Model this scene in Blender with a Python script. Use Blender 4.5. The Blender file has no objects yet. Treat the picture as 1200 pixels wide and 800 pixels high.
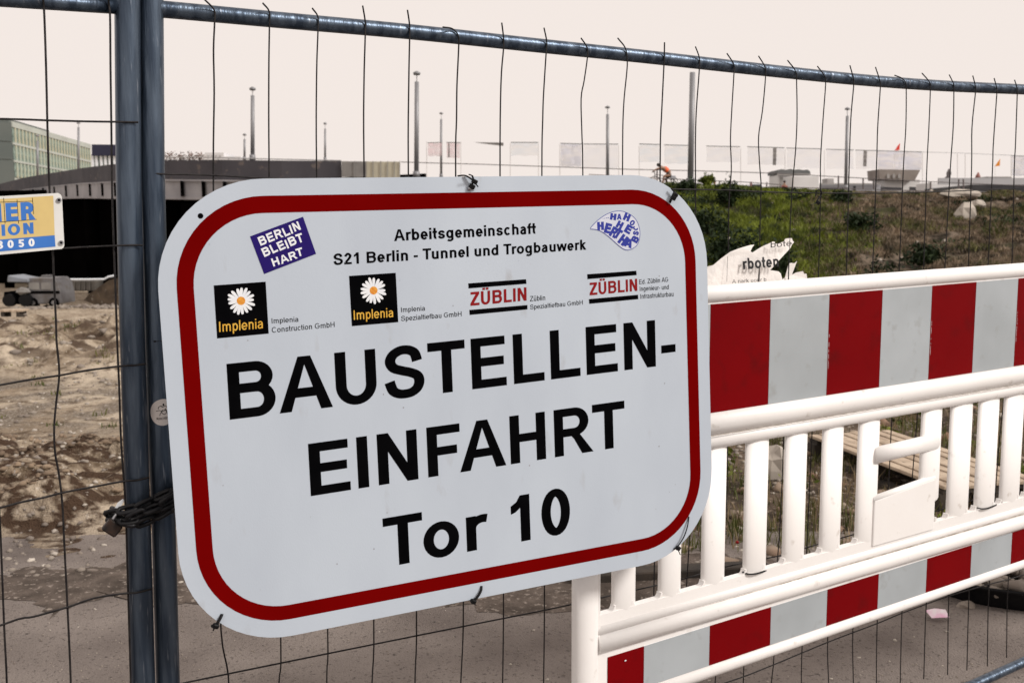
import bpy, bmesh, math, random
import numpy as np
from mathutils import Vector, Matrix, Quaternion

random.seed(7); rng = np.random.default_rng(7)
SC = bpy.context.scene
COL = SC.collection

# ---------------------------------------------------------------- camera
CAM_H = 1.55
FPX = 1150.0                                   # focal length in pixels of the 1200 px wide photograph
_D = np.array([40., 10000., 1150.]); _D /= np.linalg.norm(_D)      # straight down, seen from the camera (x right, y down, z ahead)
_Zw = -_D
_Yw = np.array([0., 0., 1.]) - _D*_D[2]; _Yw /= np.linalg.norm(_Yw)
_Xw = np.cross(_Yw, _Zw)
C2W = np.array([_Xw, _Yw, _Zw])                # camera vector -> world vector
CAM = np.array([0., 0., CAM_H])
cd = bpy.data.cameras.new('camera'); cam = bpy.data.objects.new('camera', cd); COL.objects.link(cam)
cx_, cy_, cz_ = C2W @ np.array([1., 0, 0]), C2W @ np.array([0, -1., 0]), C2W @ np.array([0, 0, -1.])
cam.matrix_world = Matrix([[cx_[i], cy_[i], cz_[i], CAM[i]] for i in range(3)]+[[0, 0, 0, 1]])
cd.sensor_width = 36; cd.lens = 36*FPX/1200; cd.clip_start = .05; cd.clip_end = 2000
cd.dof.use_dof = True; cd.dof.focus_distance = 2.0; cd.dof.aperture_fstop = 10
SC.camera = cam

# ---------------------------------------------------------------- sky, sun, exposure
SUN_EL, SUN_AZ = math.radians(38), math.radians(114)      # azimuth clockwise from +Y (the view direction)
world = bpy.data.worlds.new('World'); SC.world = world; world.use_nodes = True
nt = world.node_tree; nt.nodes.clear()
out = nt.nodes.new('ShaderNodeOutputWorld')
sky = nt.nodes.new('ShaderNodeTexSky'); sky.sky_type = 'NISHITA'; sky.sun_disc = False
sky.sun_elevation = SUN_EL; sky.sun_rotation = SUN_AZ; sky.dust_density = 6
b1 = nt.nodes.new('ShaderNodeBackground'); nt.links.new(sky.outputs[0], b1.inputs[0]); b1.inputs[1].default_value = .05
b2 = nt.nodes.new('ShaderNodeBackground'); b2.inputs[0].default_value = (.885, .80, .75, 1); b2.inputs[1].default_value = 1.0
mx = nt.nodes.new('ShaderNodeMixShader'); mx.inputs[0].default_value = .96   # an even overcast veil over a trace of clear sky
nt.links.new(b1.outputs[0], mx.inputs[1]); nt.links.new(b2.outputs[0], mx.inputs[2]); nt.links.new(mx.outputs[0], out.inputs[0])
sd = bpy.data.lights.new('sun', 'SUN'); sd.energy = 2.6; sd.angle = math.radians(12); sd.color = (1, .955, .90)
sun = bpy.data.objects.new('sun', sd); COL.objects.link(sun); sun.location = (0, 0, 30)
sdir = Vector((math.sin(SUN_AZ)*math.cos(SUN_EL), math.cos(SUN_AZ)*math.cos(SUN_EL), math.sin(SUN_EL)))
sun.rotation_euler = sdir.to_track_quat('Z', 'Y').to_euler()
SC.view_settings.view_transform = 'Standard'; SC.view_settings.look = 'None'
SC.view_settings.exposure = .08; SC.view_settings.gamma = 1; SC.view_settings.use_curve_mapping = False
SC.render.engine = 'CYCLES'; SC.cycles.max_bounces = 6; SC.cycles.transparent_max_bounces = 16

# ---------------------------------------------------------------- geometry helpers
def ray(px, py): return C2W @ np.array([(px-600)/FPX, (py-400)/FPX, 1.0])
def at(px, py, depth):
    """world point seen at photo pixel (px, py), `depth` metres ahead along +Y"""
    d = ray(px, py); return CAM + d*(depth/d[1])
def on_ground(px, py, z=0.0):
    d = ray(px, py); return CAM + d*((z-CAM_H)/d[2])

class Plane:
    """a vertical plane through a seen point, running towards the azimuth of a vanishing column"""
    def __init__(self, px, depth, vpx):
        d = ray(px, 300); self.o = CAM+d*(depth/1.0); self.o[2] = 0
        a = ray(vpx, 262); a[2] = 0; self.a = a/np.linalg.norm(a)
        self.n = np.array([self.a[1], -self.a[0], 0.])           # towards the camera side
        if self.n @ (CAM-self.o) < 0: self.n = -self.n
    def P(self, px, py, off=0.0):
        d = ray(px, py); o = self.o+self.n*off
        return CAM + d*((self.n @ (o-CAM))/(self.n @ d))
    def sh(self, px, py, off=0.0):
        p = self.P(px, py, off)-self.o; return float(p @ self.a), float(p[2])
    def W(self, s, h, off=0.0): return self.o+self.a*s+np.array([0, 0, h])+self.n*off

ORG = {}
def tag(o, label=None, cat=None, group=None, kind=None):
    if label: o['label'] = label
    if cat: o['category'] = cat
    if group: o['group'] = group
    if kind: o['kind'] = kind
    return o
def thing(name, label, cat, loc, group=None):
    o = bpy.data.objects.new(name, None); COL.objects.link(o); o.empty_display_size = .05
    o.location = [float(c) for c in loc]; ORG[o.name] = np.array(loc, float)
    return tag(o, label, cat, group)
def obj(name, vf, m, parent=None, smooth=False, label=None, loc=None):
    """one mesh object from (verts, faces) in world coordinates"""
    v, f = vf
    v = np.asarray(v, float).reshape(-1, 3)
    if parent is not None: o0 = ORG[parent.name]
    elif loc is not None: o0 = np.array(loc, float)
    else: o0 = np.array([v[:, 0].mean(), v[:, 1].mean(), v[:, 2].min()])
    me = bpy.data.meshes.new(name); me.from_pydata((v-o0).tolist(), [], [tuple(q) for q in f])
    if isinstance(m, (list, tuple)):
        for q in m: me.materials.append(q)
    else: me.materials.append(m)
    if smooth:
        me.polygons.foreach_set('use_smooth', [True]*len(me.polygons))
    me.update()
    o = bpy.data.objects.new(name, me); COL.objects.link(o); ORG[o.name] = o0
    if parent is not None: o.parent = parent
    else: o.location = o0
    if label: o['label'] = label
    return o
def join(*L):
    V = []; F = []
    for v, f in L:
        b = len(V); V += [tuple(p) for p in v]; F += [tuple(i+b for i in q) for q in f]
    return V, F
def clean(vf, up=False):
    """weld, fix normals through bmesh"""
    bm = bmesh.new(); vs = [bm.verts.new([float(c) for c in p]) for p in vf[0]]
    for q in vf[1]:
        try: bm.faces.new([vs[i] for i in q])
        except ValueError: pass
    bmesh.ops.recalc_face_normals(bm, faces=bm.faces)
    bmesh.ops.triangulate(bm, faces=[f for f in bm.faces if len(f.verts) > 4])
    bm.verts.index_update()
    r = [tuple(v.co) for v in bm.verts], [tuple(v.index for v in f.verts) for f in bm.faces]
    bm.free(); return r
def tube(pts, r, n=8, caps=True, flat=1.0, u0=None):
    """swept tube; r number or list; flat squashes the second axis"""
    P = [np.array(p, float) for p in pts]; m = len(P)
    R = [r]*m if not hasattr(r, '__len__') else r
    V = []; F = []
    t0 = P[1]-P[0]; t0 /= np.linalg.norm(t0)
    ref = np.array([0, 0, 1.]) if abs(t0[2]) < .9 else np.array([1., 0, 0])
    u = np.cross(t0, ref) if u0 is None else np.array(u0, float); u = u-t0*(u @ t0); u /= np.linalg.norm(u)
    for i in range(m):
        t = (P[min(i+1, m-1)]-P[max(i-1, 0)]); t /= (np.linalg.norm(t) or 1)
        u = u-t*(u @ t); u /= np.linalg.norm(u); w = np.cross(t, u)
        for k in range(n):
            a = 2*math.pi*k/n; V.append(P[i]+(u*math.cos(a)+w*math.sin(a)*flat)*R[i])
    for i in range(m-1):
        for k in range(n): F.append((i*n+k, i*n+(k+1) % n, (i+1)*n+(k+1) % n, (i+1)*n+k))
    if caps: F += [tuple(range(n))[::-1], tuple((m-1)*n+k for k in range(n))]
    return V, F
def smoothpath(pts, n=5):
    P = [np.array(p, float) for p in pts]; P = [2*P[0]-P[1]]+P+[2*P[-1]-P[-2]]; out = []
    for i in range(1, len(P)-2):
        for k in range(n):
            t = k/n; out.append(.5*((2*P[i])+(P[i+1]-P[i-1])*t+(2*P[i-1]-5*P[i]+4*P[i+1]-P[i+2])*t*t+(-P[i-1]+3*P[i]-3*P[i+1]+P[i+2])*t**3))
    out.append(P[-2]); return out
def box(c, sx, sy, sz, yaw=0.0, tilt=(0, 0)):
    """box on centre-bottom c"""
    R = Matrix.Rotation(yaw, 3, 'Z') @ Matrix.Rotation(tilt[0], 3, 'X') @ Matrix.Rotation(tilt[1], 3, 'Y')
    V = []
    for z in (0, sz):
        for x, y in ((-sx/2, -sy/2), (sx/2, -sy/2), (sx/2, sy/2), (-sx/2, sy/2)):
            q = R @ Vector((x, y, z)); V.append((c[0]+q.x, c[1]+q.y, c[2]+q.z))
    return V, [(3, 2, 1, 0), (4, 5, 6, 7), (0, 1, 5, 4), (1, 2, 6, 5), (2, 3, 7, 6), (3, 0, 4, 7)]
def bevelled(vf, w=.004, seg=1):
    bm = bmesh.new(); vs = [bm.verts.new([float(c) for c in p]) for p in vf[0]]
    for q in vf[1]: bm.faces.new([vs[i] for i in q])
    bmesh.ops.recalc_face_normals(bm, faces=bm.faces)
    bmesh.ops.bevel(bm, geom=bm.edges[:], offset=w, segments=seg, affect='EDGES', profile=.5)
    bm.verts.index_update(); r = [tuple(v.co) for v in bm.verts], [tuple(v.index for v in f.verts) for f in bm.faces]; bm.free(); return r
def quadbox(A, B, Cc, Dd, n, th):
    """slab with front corners A,B,C,D (world) and thickness th along -n"""
    A, B, Cc, Dd = [np.array(p) for p in (A, B, Cc, Dd)]; k = np.array(n)*th
    V = [A, B, Cc, Dd, A-k, B-k, Cc-k, Dd-k]
    return clean((V, [(0, 1, 2, 3), (7, 6, 5, 4), (0, 4, 5, 1), (1, 5, 6, 2), (2, 6, 7, 3), (3, 7, 4, 0)]))
def prism(front, n, th):
    """extrude outline (world points) by th along -n"""
    F0 = [np.array(p) for p in front]; k = np.array(n)*th; m = len(F0)
    V = F0+[p-k for p in F0]
    return clean((V, [tuple(range(m)), tuple(range(2*m-1, m-1, -1))]+[(i, (i+1) % m, m+(i+1) % m, m+i) for i in range(m)]))
def ball(c, r, n=8, m=5, sq=(1, 1, 1), jit=0.0, rnd=random):
    V = [(c[0], c[1], c[2]+r*sq[2])]; F = []
    for i in range(1, m):
        for k in range(n):
            a = math.pi*i/m; b = 2*math.pi*k/n; q = r*(1+rnd.uniform(-jit, jit))
            V.append((c[0]+q*math.sin(a)*math.cos(b)*sq[0], c[1]+q*math.sin(a)*math.sin(b)*sq[1], c[2]+q*math.cos(a)*sq[2]))
    V.append((c[0], c[1], c[2]-r*sq[2])); L = len(V)-1
    for k in range(n):
        F.append((0, 1+k, 1+(k+1) % n)); F.append((L, 1+(m-2)*n+(k+1) % n, 1+(m-2)*n+k))
        for i in range(m-2): F.append((1+i*n+k, 1+(i+1)*n+k, 1+(i+1)*n+(k+1) % n, 1+i*n+(k+1) % n))
    return V, F
def copy_tree(o, loc, **kw):
    c = o.copy(); COL.objects.link(c); c.location = [float(q) for q in loc]
    for ch in o.children:
        d = ch.copy(); COL.objects.link(d); d.parent = c
        for g in ch.children:
            e = g.copy(); COL.objects.link(e); e.parent = d
    for k, v in kw.items(): c[k] = v
    return c

# ---------------------------------------------------------------- procedural materials
def mat(name, a, b=None, scale=8.0, rough=.6, metal=0.0, bump=0.0, bscale=None, stretch=None, detail=4, lo=.35, hi=.65, c=None, cscale=60., clo=.62, chi=.7, spec=.5, coat=0.0, emit=None):
    """two tones mixed by noise, optionally flecks of a third, fine relief"""
    m = bpy.data.materials.new(name); m.use_nodes = True; t = m.node_tree; N = t.nodes; L = t.links
    p = N['Principled BSDF']; p.inputs['Roughness'].default_value = rough; p.inputs['Metallic'].default_value = metal
    p.inputs['Specular IOR Level'].default_value = spec; p.inputs['Coat Weight'].default_value = coat
    if b is None: b = tuple(x*.86 for x in a)
    tc = N.new('ShaderNodeTexCoord'); mp = N.new('ShaderNodeMapping'); L.new(tc.outputs['Object'], mp.inputs[0])
    if stretch: mp.inputs['Scale'].default_value = stretch
    def noise(sc, det=4):
        n = N.new('ShaderNodeTexNoise'); n.inputs['Scale'].default_value = sc; n.inputs['Detail'].default_value = det; L.new(mp.outputs[0], n.inputs[0]); return n
    def ramp(src, l, h):
        r = N.new('ShaderNodeMapRange'); r.inputs[1].default_value = l; r.inputs[2].default_value = h; L.new(src, r.inputs[0]); return r.outputs[0]
    mixn = N.new('ShaderNodeMix'); mixn.data_type = 'RGBA'; L.new(ramp(noise(scale, detail).outputs[0], lo, hi), mixn.inputs[0])
    mixn.inputs[6].default_value = (*a, 1); mixn.inputs[7].default_value = (*b, 1); col = mixn.outputs[2]
    if c:
        m2 = N.new('ShaderNodeMix'); m2.data_type = 'RGBA'; L.new(ramp(noise(cscale, 3).outputs[0], clo, chi), m2.inputs[0])
        L.new(col, m2.inputs[6]); m2.inputs[7].default_value = (*c, 1); col = m2.outputs[2]
    L.new(col, p.inputs['Base Color'])
    if bump:
        bn = N.new('ShaderNodeBump'); bn.inputs['Strength'].default_value = bump; bn.inputs['Distance'].default_value = .01
        L.new(noise(bscale or scale*6, 6).outputs[0], bn.inputs['Height']); L.new(bn.outputs[0], p.inputs['Normal'])
    return m
M = {}
M['galv'] = mat('galvanised_steel', (.092, .122, .165), (.040, .058, .088), 60, .36, .72, .2, 120, c=(.24, .27, .32), cscale=130, clo=.64, chi=.78, stretch=(1, 1, .10), lo=.40, hi=.62)
M['wire'] = mat('dark_wire', (.010, .009, .010), (.028, .025, .025), 60, .55, .3, .1, 200, spec=.25)
M['sheet'] = mat('reflective_white_sheet', (.485, .545, .62), (.44, .495, .57), 3, .5, 0, .03, 300, c=(.38, .40, .43), cscale=16, clo=.66, chi=.86, stretch=(1.6, 1.6, .7))
M['signred'] = mat('reflective_red_print', (.155, .0012, .0012), (.135, .001, .001), 6, .8, spec=0)
M['black'] = mat('black_print', (.002, .002, .0025), (.003, .003, .0035), 20, .8, spec=0)
M['inkred'] = mat('red_ink', (.24, .003, .006), (.21, .003, .005), 20, .5, spec=.15)
M['white'] = mat('white_print', (.80, .82, .84), (.72, .75, .80), 60, .5)
M['yellow'] = mat('amber_print', (.62, .33, .02), (.70, .42, .05), 80, .5)
M['orange'] = mat('orange_print', (.62, .20, .01), (.75, .36, .04), 200, .5)
M['navy'] = mat('dark_blue_sticker', (.014, .004, .13), (.012, .003, .11), 30, .5, spec=.15)
M['blueink'] = mat('blue_ink', (.03, .045, .32), (.026, .036, .27), 60, .5, spec=.2)
M['plastic'] = mat('white_barrier_plastic', (.875, .855, .84), (.84, .815, .795), 5, .38, 0, .03, 80, c=(.55, .50, .45), cscale=26, clo=.66, chi=.84)
M['foilred'] = mat('red_reflective_foil', (.175, .0015, .003), (.155, .0012, .0028), 4, .5, 0, .10, 500, c=(.115, .003, .004), cscale=16, clo=.56, chi=.8, spec=.04)
M['foilgrey'] = mat('silver_reflective_foil', (.40, .435, .46), (.34, .37, .39), 5, .5, 0, .10, 500, c=(.29, .30, .30), cscale=26, clo=.60, chi=.82)
M['tie'] = mat('black_cable_tie', (.004, .004, .005), (.007, .007, .008), 90, .5, spec=.2)
M['steel'] = mat('bright_steel', (.45, .46, .48), (.3, .3, .32), 90, .3, .9)
# ---------------------------------------------------------------- lettering (own grotesque drawn as strokes)
def arc(cx, cy, rx, ry, a0, a1, n=14):
    return [(cx+rx*math.cos(math.radians(a0+(a1-a0)*i/n)), cy+ry*math.sin(math.radians(a0+(a1-a0)*i/n))) for i in range(n+1)]

def spline(pts, n=4):
    out = []
    P = [pts[0]]+list(pts)+[pts[-1]]
    for i in range(1, len(P)-2):
        p0, p1, p2, p3 = P[i-1], P[i], P[i+1], P[i+2]
        for k in range(n):
            t = k/n
            out.append(tuple(.5*((2*p1[j])+(-p0[j]+p2[j])*t+(2*p0[j]-5*p1[j]+4*p2[j]-p3[j])*t*t+(-p0[j]+3*p1[j]-3*p2[j]+p3[j])*t**3) for j in (0, 1)))
    out.append(tuple(pts[-1]))
    return out

ADV_R = dict(zip("ABCDEFGHIKLNORSTUWZabcdefghiklmnoprstuwyz", [667,667,722,722,667,611,778,722,278,667,556,722,778,722,667,611,722,944,611,556,556,500,556,556,278,556,556,222,500,222,833,556,556,556,333,500,278,556,722,500,500]))
ADV_B = dict(zip("ABCDEFGHIKLNORSTUWZabcdefghiklmnoprstuwyz", [722,722,722,722,667,611,778,722,278,722,611,722,778,722,667,611,722,944,611,556,611,556,611,556,333,611,611,278,556,278,889,611,611,611,389,556,333,611,778,556,500]))

def glyph(ch, w, t, bold):
    """strokes ('s', pts) and filled shapes ('f', pts) of one letter, 1000 units to the em"""
    if ch == ' ': return 278, []
    um = ch in 'Üü'
    if ch == 'Ü': ch = 'U'
    if ch == 'ü': ch = 'u'
    A = (ADV_B if bold else ADV_R).get(ch, 556)
    if ch in '.-!&': A = {'.': 278, '-': 333, '!': 300, '&': 700}[ch]
    H = 716; X = 519; hw = w/2; ht = t/2
    sb = 73 if bold else 78
    rb = 42 if bold else 44
    l = sb+hw; r = A-sb-hw
    s = lambda *p: ('s', list(p))
    f = lambda *p: ('f', list(p))
    top = H-ht; bot = ht; xt = X-ht; o = 10
    S = []
    if ch == 'A':
        c = A/2; d = w*1.06; ap = w*.56
        S = [f((0,0),(d,0),(c+ap*.42,H),(c-ap,H)), f((A-d,0),(A,0),(c+ap,H),(c-ap*.42,H)), s((A*.25,240),(A*.75,240))]
    elif ch == 'B':
        m = 385
        r1 = A-rb-hw-22; r2 = A-rb-hw
        S = [s((l,0),(l,H)), ('s', [(l,top),(r1-150,top)]+arc(r1-150,(top+m)/2,150,(top-m)/2,90,-90)[1:]+[(l,m)]),
             ('s', [(l,m),(r2-165,m)]+arc(r2-165,(bot+m)/2,165,(m-bot)/2,90,-90)[1:]+[(l,bot)])]
    elif ch in 'CG':
        cx = A*.5; rx = A/2-rb-hw+6
        S = [('s', arc(cx,H/2,rx,H/2-ht+o,42 if ch == 'C' else 45,318 if ch == 'C' else 312,24))]
        if ch == 'G': S = [('s', arc(cx,H/2,rx,H/2-ht+o,42,320,24)+[(cx+rx*.98,H/2-30)]), s((cx+10,H/2-30),(cx+rx*.98+hw,H/2-30))]
    elif ch == 'D':
        rr = r+25
        S = [s((l,0),(l,H)), ('s', [(l,top),(rr-240,top)]+arc(rr-240,H/2,240,H/2-ht,90,-90,18)[1:]+[(l,bot)])]
    elif ch == 'E':
        S = [s((l,0),(l,H)), s((l,top),(A-58,top)), s((l,370),(A-80,370)), s((l,bot),(A-44,bot))]
    elif ch == 'F':
        S = [s((l,0),(l,H)), s((l,top),(A-40,top)), s((l,355),(A-90,355))]
    elif ch == 'H':
        S = [s((l,0),(l,H)), s((r,0),(r,H)), s((l,372),(r,372))]
    elif ch == 'I':
        S = [s((A/2,0),(A/2,H))]
    elif ch == 'K':
        S = [s((l,0),(l,H)), f((l,250),(l,400),(A-w*1.35,H),(A-20,H)), f((A*.33,400),(A*.5,490),(A,0),(A-w*1.25,0))]
    elif ch == 'L':
        S = [s((l,0),(l,H)), s((l,bot),(A-34,bot))]
    elif ch == 'N':
        S = [s((l,0),(l,H)), s((r,0),(r,H)), f((l-hw,H),(l+hw+8,H),(r+hw,0),(r-hw-8,0))]
    elif ch == 'O':
        S = [('s', arc(A/2,H/2,A/2-rb-hw,H/2-ht+o,0,360,32))]
    elif ch == 'R':
        m = 345; rr = A-65-hw
        S = [s((l,0),(l,H)), ('s', [(l,top),(rr-165,top)]+arc(rr-165,(top+m)/2,165,(top-m)/2,90,-90)[1:]+[(l,m)]),
             ('f', [(A*.42,m+10),(A*.62,m+25),(A*.72,m-65),(A+8,0),(A-w*1.22,0),(A*.56,m-110)])]
    elif ch == 'S':
        x0 = rb+hw-4; x1 = A-rb-hw+2
        q = [(.0,.30),(.10,.10),(.28,.012),(.50,-.01),(.74,.015),(.93,.11),(1.,.26),(.93,.39),(.70,.475),(.42,.535),(.15,.615),(.045,.76),(.13,.90),(.32,.985),(.51,1.01),(.72,.985),(.88,.90),(.95,.73)]
        S = [('s', spline([(x0+(x1-x0)*a, bot+(top-bot)*b) for a, b in q]))]
    elif ch == 'T':
        S = [s((A/2,0),(A/2,H)), s((22,top),(A-22,top))]
    elif ch == 'U':
        S = [('s', [(l,H),(l,260)]+arc(A/2,260,(r-l)/2,260-ht+o,180,360,18)[1:]+[(r,H)])]
    elif ch == 'W':
        d = w*.98
        S = []
        for a, b in ((0,.27),(.5,.27),(.5,.73),(1,.73)):
            xa = a*A; xb = b*A
            if a == 0: xa += d/2
            if a == 1: xa -= d/2
            S.append(f((xa-d/2,H),(xa+d/2,H),(xb+d/2,0),(xb-d/2,0)))
    elif ch == 'Z':
        S = [s((40,top),(A-34,top)), s((20,bot),(A-26,bot)), f((20,t*.9),(A-45-w*1.25,H-t*.9),(A-34,H-t*.9),(20+w*1.25,t*.9))]
    elif ch == 'a':
        r = A-80-hw
        S = [('s', [(r+ (14 if bold else 10),0),(r,60),(r,xt-150)]+arc((r+70+hw-20)/2,xt-130,(r-50-hw)/2,130+o,0,158,12)[0:]),
             ('s', spline([(r,X*.60),(r-120,X*.555),(rb+hw+50,X*.48),(rb+hw-2,X*.29),(rb+hw+45,ht+8),(A*.42,ht-o),(r-50,X*.15),(r,X*.33)]))]
    elif ch in 'bdpq':
        st = l if ch in 'bp' else r
        lo, hi = {'b': (0,H), 'd': (0,H), 'p': (-205,X), 'q': (-205,X)}[ch]
        if ch in 'bp': cx = (l+A-rb-hw)/2; rx = (A-rb-hw-l)/2
        else: cx = (r+rb+hw)/2; rx = (r-rb-hw)/2
        S = [s((st,lo),(st,hi)), ('s', arc(cx,X/2,rx,X/2-ht+o,0,360,28))]
    elif ch == 'c':
        S = [('s', arc(A/2+8,X/2,A/2-rb-hw+8,X/2-ht+o,42,318,20))]
    elif ch == 'e':
        rx = A/2-rb-hw+6
        S = [('s', [(A/2-rx,X/2-8),(A/2+rx,X/2-8)]+arc(A/2,X/2,rx,X/2-ht+o,0,322,24)[1:])]
    elif ch in 'ft':
        c = A*.5-5
        if ch == 'f': S = [('s', [(c,0),(c,H-150)]+arc(c+115,H-150,115,150-ht+6,180,85,8)[1:]), s((8,X-ht-8),(A+5,X-ht-8))]
        else: S = [('s', [(c-8,H-20),(c-8,150)]+arc(c+92,150,100,150-ht+6,180,275,8)[1:]), s((10,X-ht-8),(A-18,X-ht-8))]
    elif ch == 'g':
        rx = (r-rb-hw)/2; cx = (r+rb+hw)/2
        S = [('s', arc(cx,X/2+6,rx,X/2-ht+6,0,360,28)), ('s', [(r,X),(r,-40)]+arc(cx,-40,rx,165-ht,0,-150,14)[1:])]
    elif ch in 'hnmu':
        yb = X-165
        if ch == 'u': S = [s((r,0),(r,X)), ('s', [(l,X),(l,165)]+arc((l+r)/2,165,(r-l)/2,165-ht+o,180,360,14)[1:])]
        elif ch == 'm':
            c = A/2
            S = [s((l,0),(l,X)), ('s', arc((l+c)/2,yb,(c-l)/2,165-ht+o,180,0,14)+[(c,0)]), ('s', arc((c+r)/2,yb,(r-c)/2,165-ht+o,180,0,14)+[(r,0)])]
        else: S = [s((l,0),(l,H if ch == 'h' else X)), ('s', arc((l+r)/2,yb,(r-l)/2,165-ht+o,180,0,14)+[(r,0)])]
    elif ch == 'i':
        S = [s((A/2,0),(A/2,X)), s((A/2,H-max(t,95)),(A/2,H))]
    elif ch == 'k':
        S = [s((l,0),(l,H)), f((l,150),(l,290),(A-w*1.45,X),(A-25,X)), f((A*.34,300),(A*.54,370),(A,0),(A-w*1.3,0))]
    elif ch == 'l':
        S = [s((A/2,0),(A/2,H))]
    elif ch == 'o':
        S = [('s', arc(A/2,X/2,A/2-rb-hw+3,X/2-ht+o,0,360,28))]
    elif ch == 'r':
        S = [s((l,0),(l,X)), ('s', arc(l+ (190 if bold else 175),X-190,190 if bold else 175,190-ht+o,178,72,10))]
    elif ch == 's':
        x0 = rb+hw-6; x1 = A-rb-hw+2
        q = [(.0,.29),(.12,.09),(.32,.0),(.55,-.01),(.80,.03),(.96,.14),(.97,.30),(.82,.42),(.5,.50),(.20,.585),(.06,.74),(.17,.91),(.36,.99),(.52,1.01),(.76,.98),(.92,.88),(.97,.74)]
        S = [('s', spline([(x0+(x1-x0)*a, bot+(xt-bot)*b) for a, b in q]))]
    elif ch == 'w':
        d = w*.95; S = []
        for a, b in ((0,.27),(.5,.27),(.5,.73),(1,.73)):
            xa = a*A; xb = b*A
            if a == 0: xa += d/2
            if a == 1: xa -= d/2
            S.append(f((xa-d/2,X),(xa+d/2,X),(xb+d/2,0),(xb-d/2,0)))
    elif ch == 'y':
        S = [f((10,X),(10+w*1.05,X),(A/2+w*.5,0),(A/2-w*.5,0)), f((A-10-w*1.05,X),(A-10,X),(A/2+w*.1,-120),(A/2-60,-205),(A*.2,-205),(A*.2,-205+t),(A/2-w*.5,0))]
    elif ch == 'z':
        S = [s((30,xt),(A-30,xt)), s((22,bot),(A-22,bot)), f((22,t*.9),(A-34-w*1.2,X-t*.9),(A-30,X-t*.9),(22+w*1.2,t*.9))]
    elif ch == '0':
        S = [('s', arc(A/2,H/2,A/2-rb-hw,H/2-ht+o,0,360,32))]
    elif ch == '1':
        c = A*.60
        S = [s((c,0),(c,H)), f((c-hw,H),(c+hw,H),(c-hw+2,H-190),(c-hw-75,H-250),(c-hw-150,H-275),(c-hw-150,H-150),(c-hw-60,H-95))]
    elif ch == '2':
        S = [('s', spline([(rb+hw,500),(rb+hw+50,top-70),(A/2,top+o),(A-rb-hw-35,top-60),(A-rb-hw-5,500),(A-rb-hw-80,370),(A*.45,250),(rb+hw+20,t+8)])), s((rb,bot),(A-rb,bot))]
    elif ch == '5':
        S = [s((A-60,top),(120+hw,top)), s((110+hw,top+ht),(85+hw,330)), ('s', arc(A*.49,235,A*.49-rb-hw,235-ht+o,135,-158,22))]
    elif ch == '8':
        S = [('s', arc(A/2,530,A/2-rb-hw-20,top-530+o,0,360,22)), ('s', arc(A/2,200,A/2-rb-hw,200-ht+o,0,360,22))]
    elif ch == '-':
        S = [s((32,250),(A-32,250))]
    elif ch == '.':
        S = [s((A/2,0),(A/2,max(t,95)))]
    elif ch == '&':
        S = [('s', arc(A*.4,540,110,125,0,360,16)), ('s', arc(A*.38,190,190,150,40,400,18)), s((A*.3,460),(A*.9,40))]
    elif ch == '!':
        S = [s((A/2,200),(A/2,H)), s((A/2,0),(A/2,110))]
    if um:
        y0, y1 = (H+60,H+60+t*.9) if ch == 'U' else (H-95,H)
        S += [s((A*.5-A*.15,y0),(A*.5-A*.15,y1)), s((A*.5+A*.15,y0),(A*.5+A*.15,y1))]
    return A, S

def ribbon(pts, hw, ht):
    """left/right outline of a stroke drawn with a pen 2*hw wide on stems and 2*ht on bars"""
    n = len(pts); closed = abs(pts[0][0]-pts[-1][0]) < 1e-6 and abs(pts[0][1]-pts[-1][1]) < 1e-6
    Lf = []; Rt = []
    def nrm(a, b):
        dx = b[0]-a[0]; dy = b[1]-a[1]; d = math.hypot(dx, dy) or 1
        return (-dy/d, dx/d)
    for i in range(n):
        na = nrm(pts[i-1], pts[i]) if i else (nrm(pts[-2], pts[-1]) if closed else nrm(pts[0], pts[1]))
        nb = nrm(pts[i], pts[i+1]) if i < n-1 else (nrm(pts[0], pts[1]) if closed else na)
        mx = na[0]+nb[0]; my = na[1]+nb[1]; L = math.hypot(mx, my) or 1
        mx /= L; my /= L
        c = max(.35, mx*na[0]+my*na[1])
        ox = mx*hw/c; oy = my*ht/c
        Lf.append((pts[i][0]+ox, pts[i][1]+oy)); Rt.append((pts[i][0]-ox, pts[i][1]-oy))
    return Lf, Rt

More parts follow.
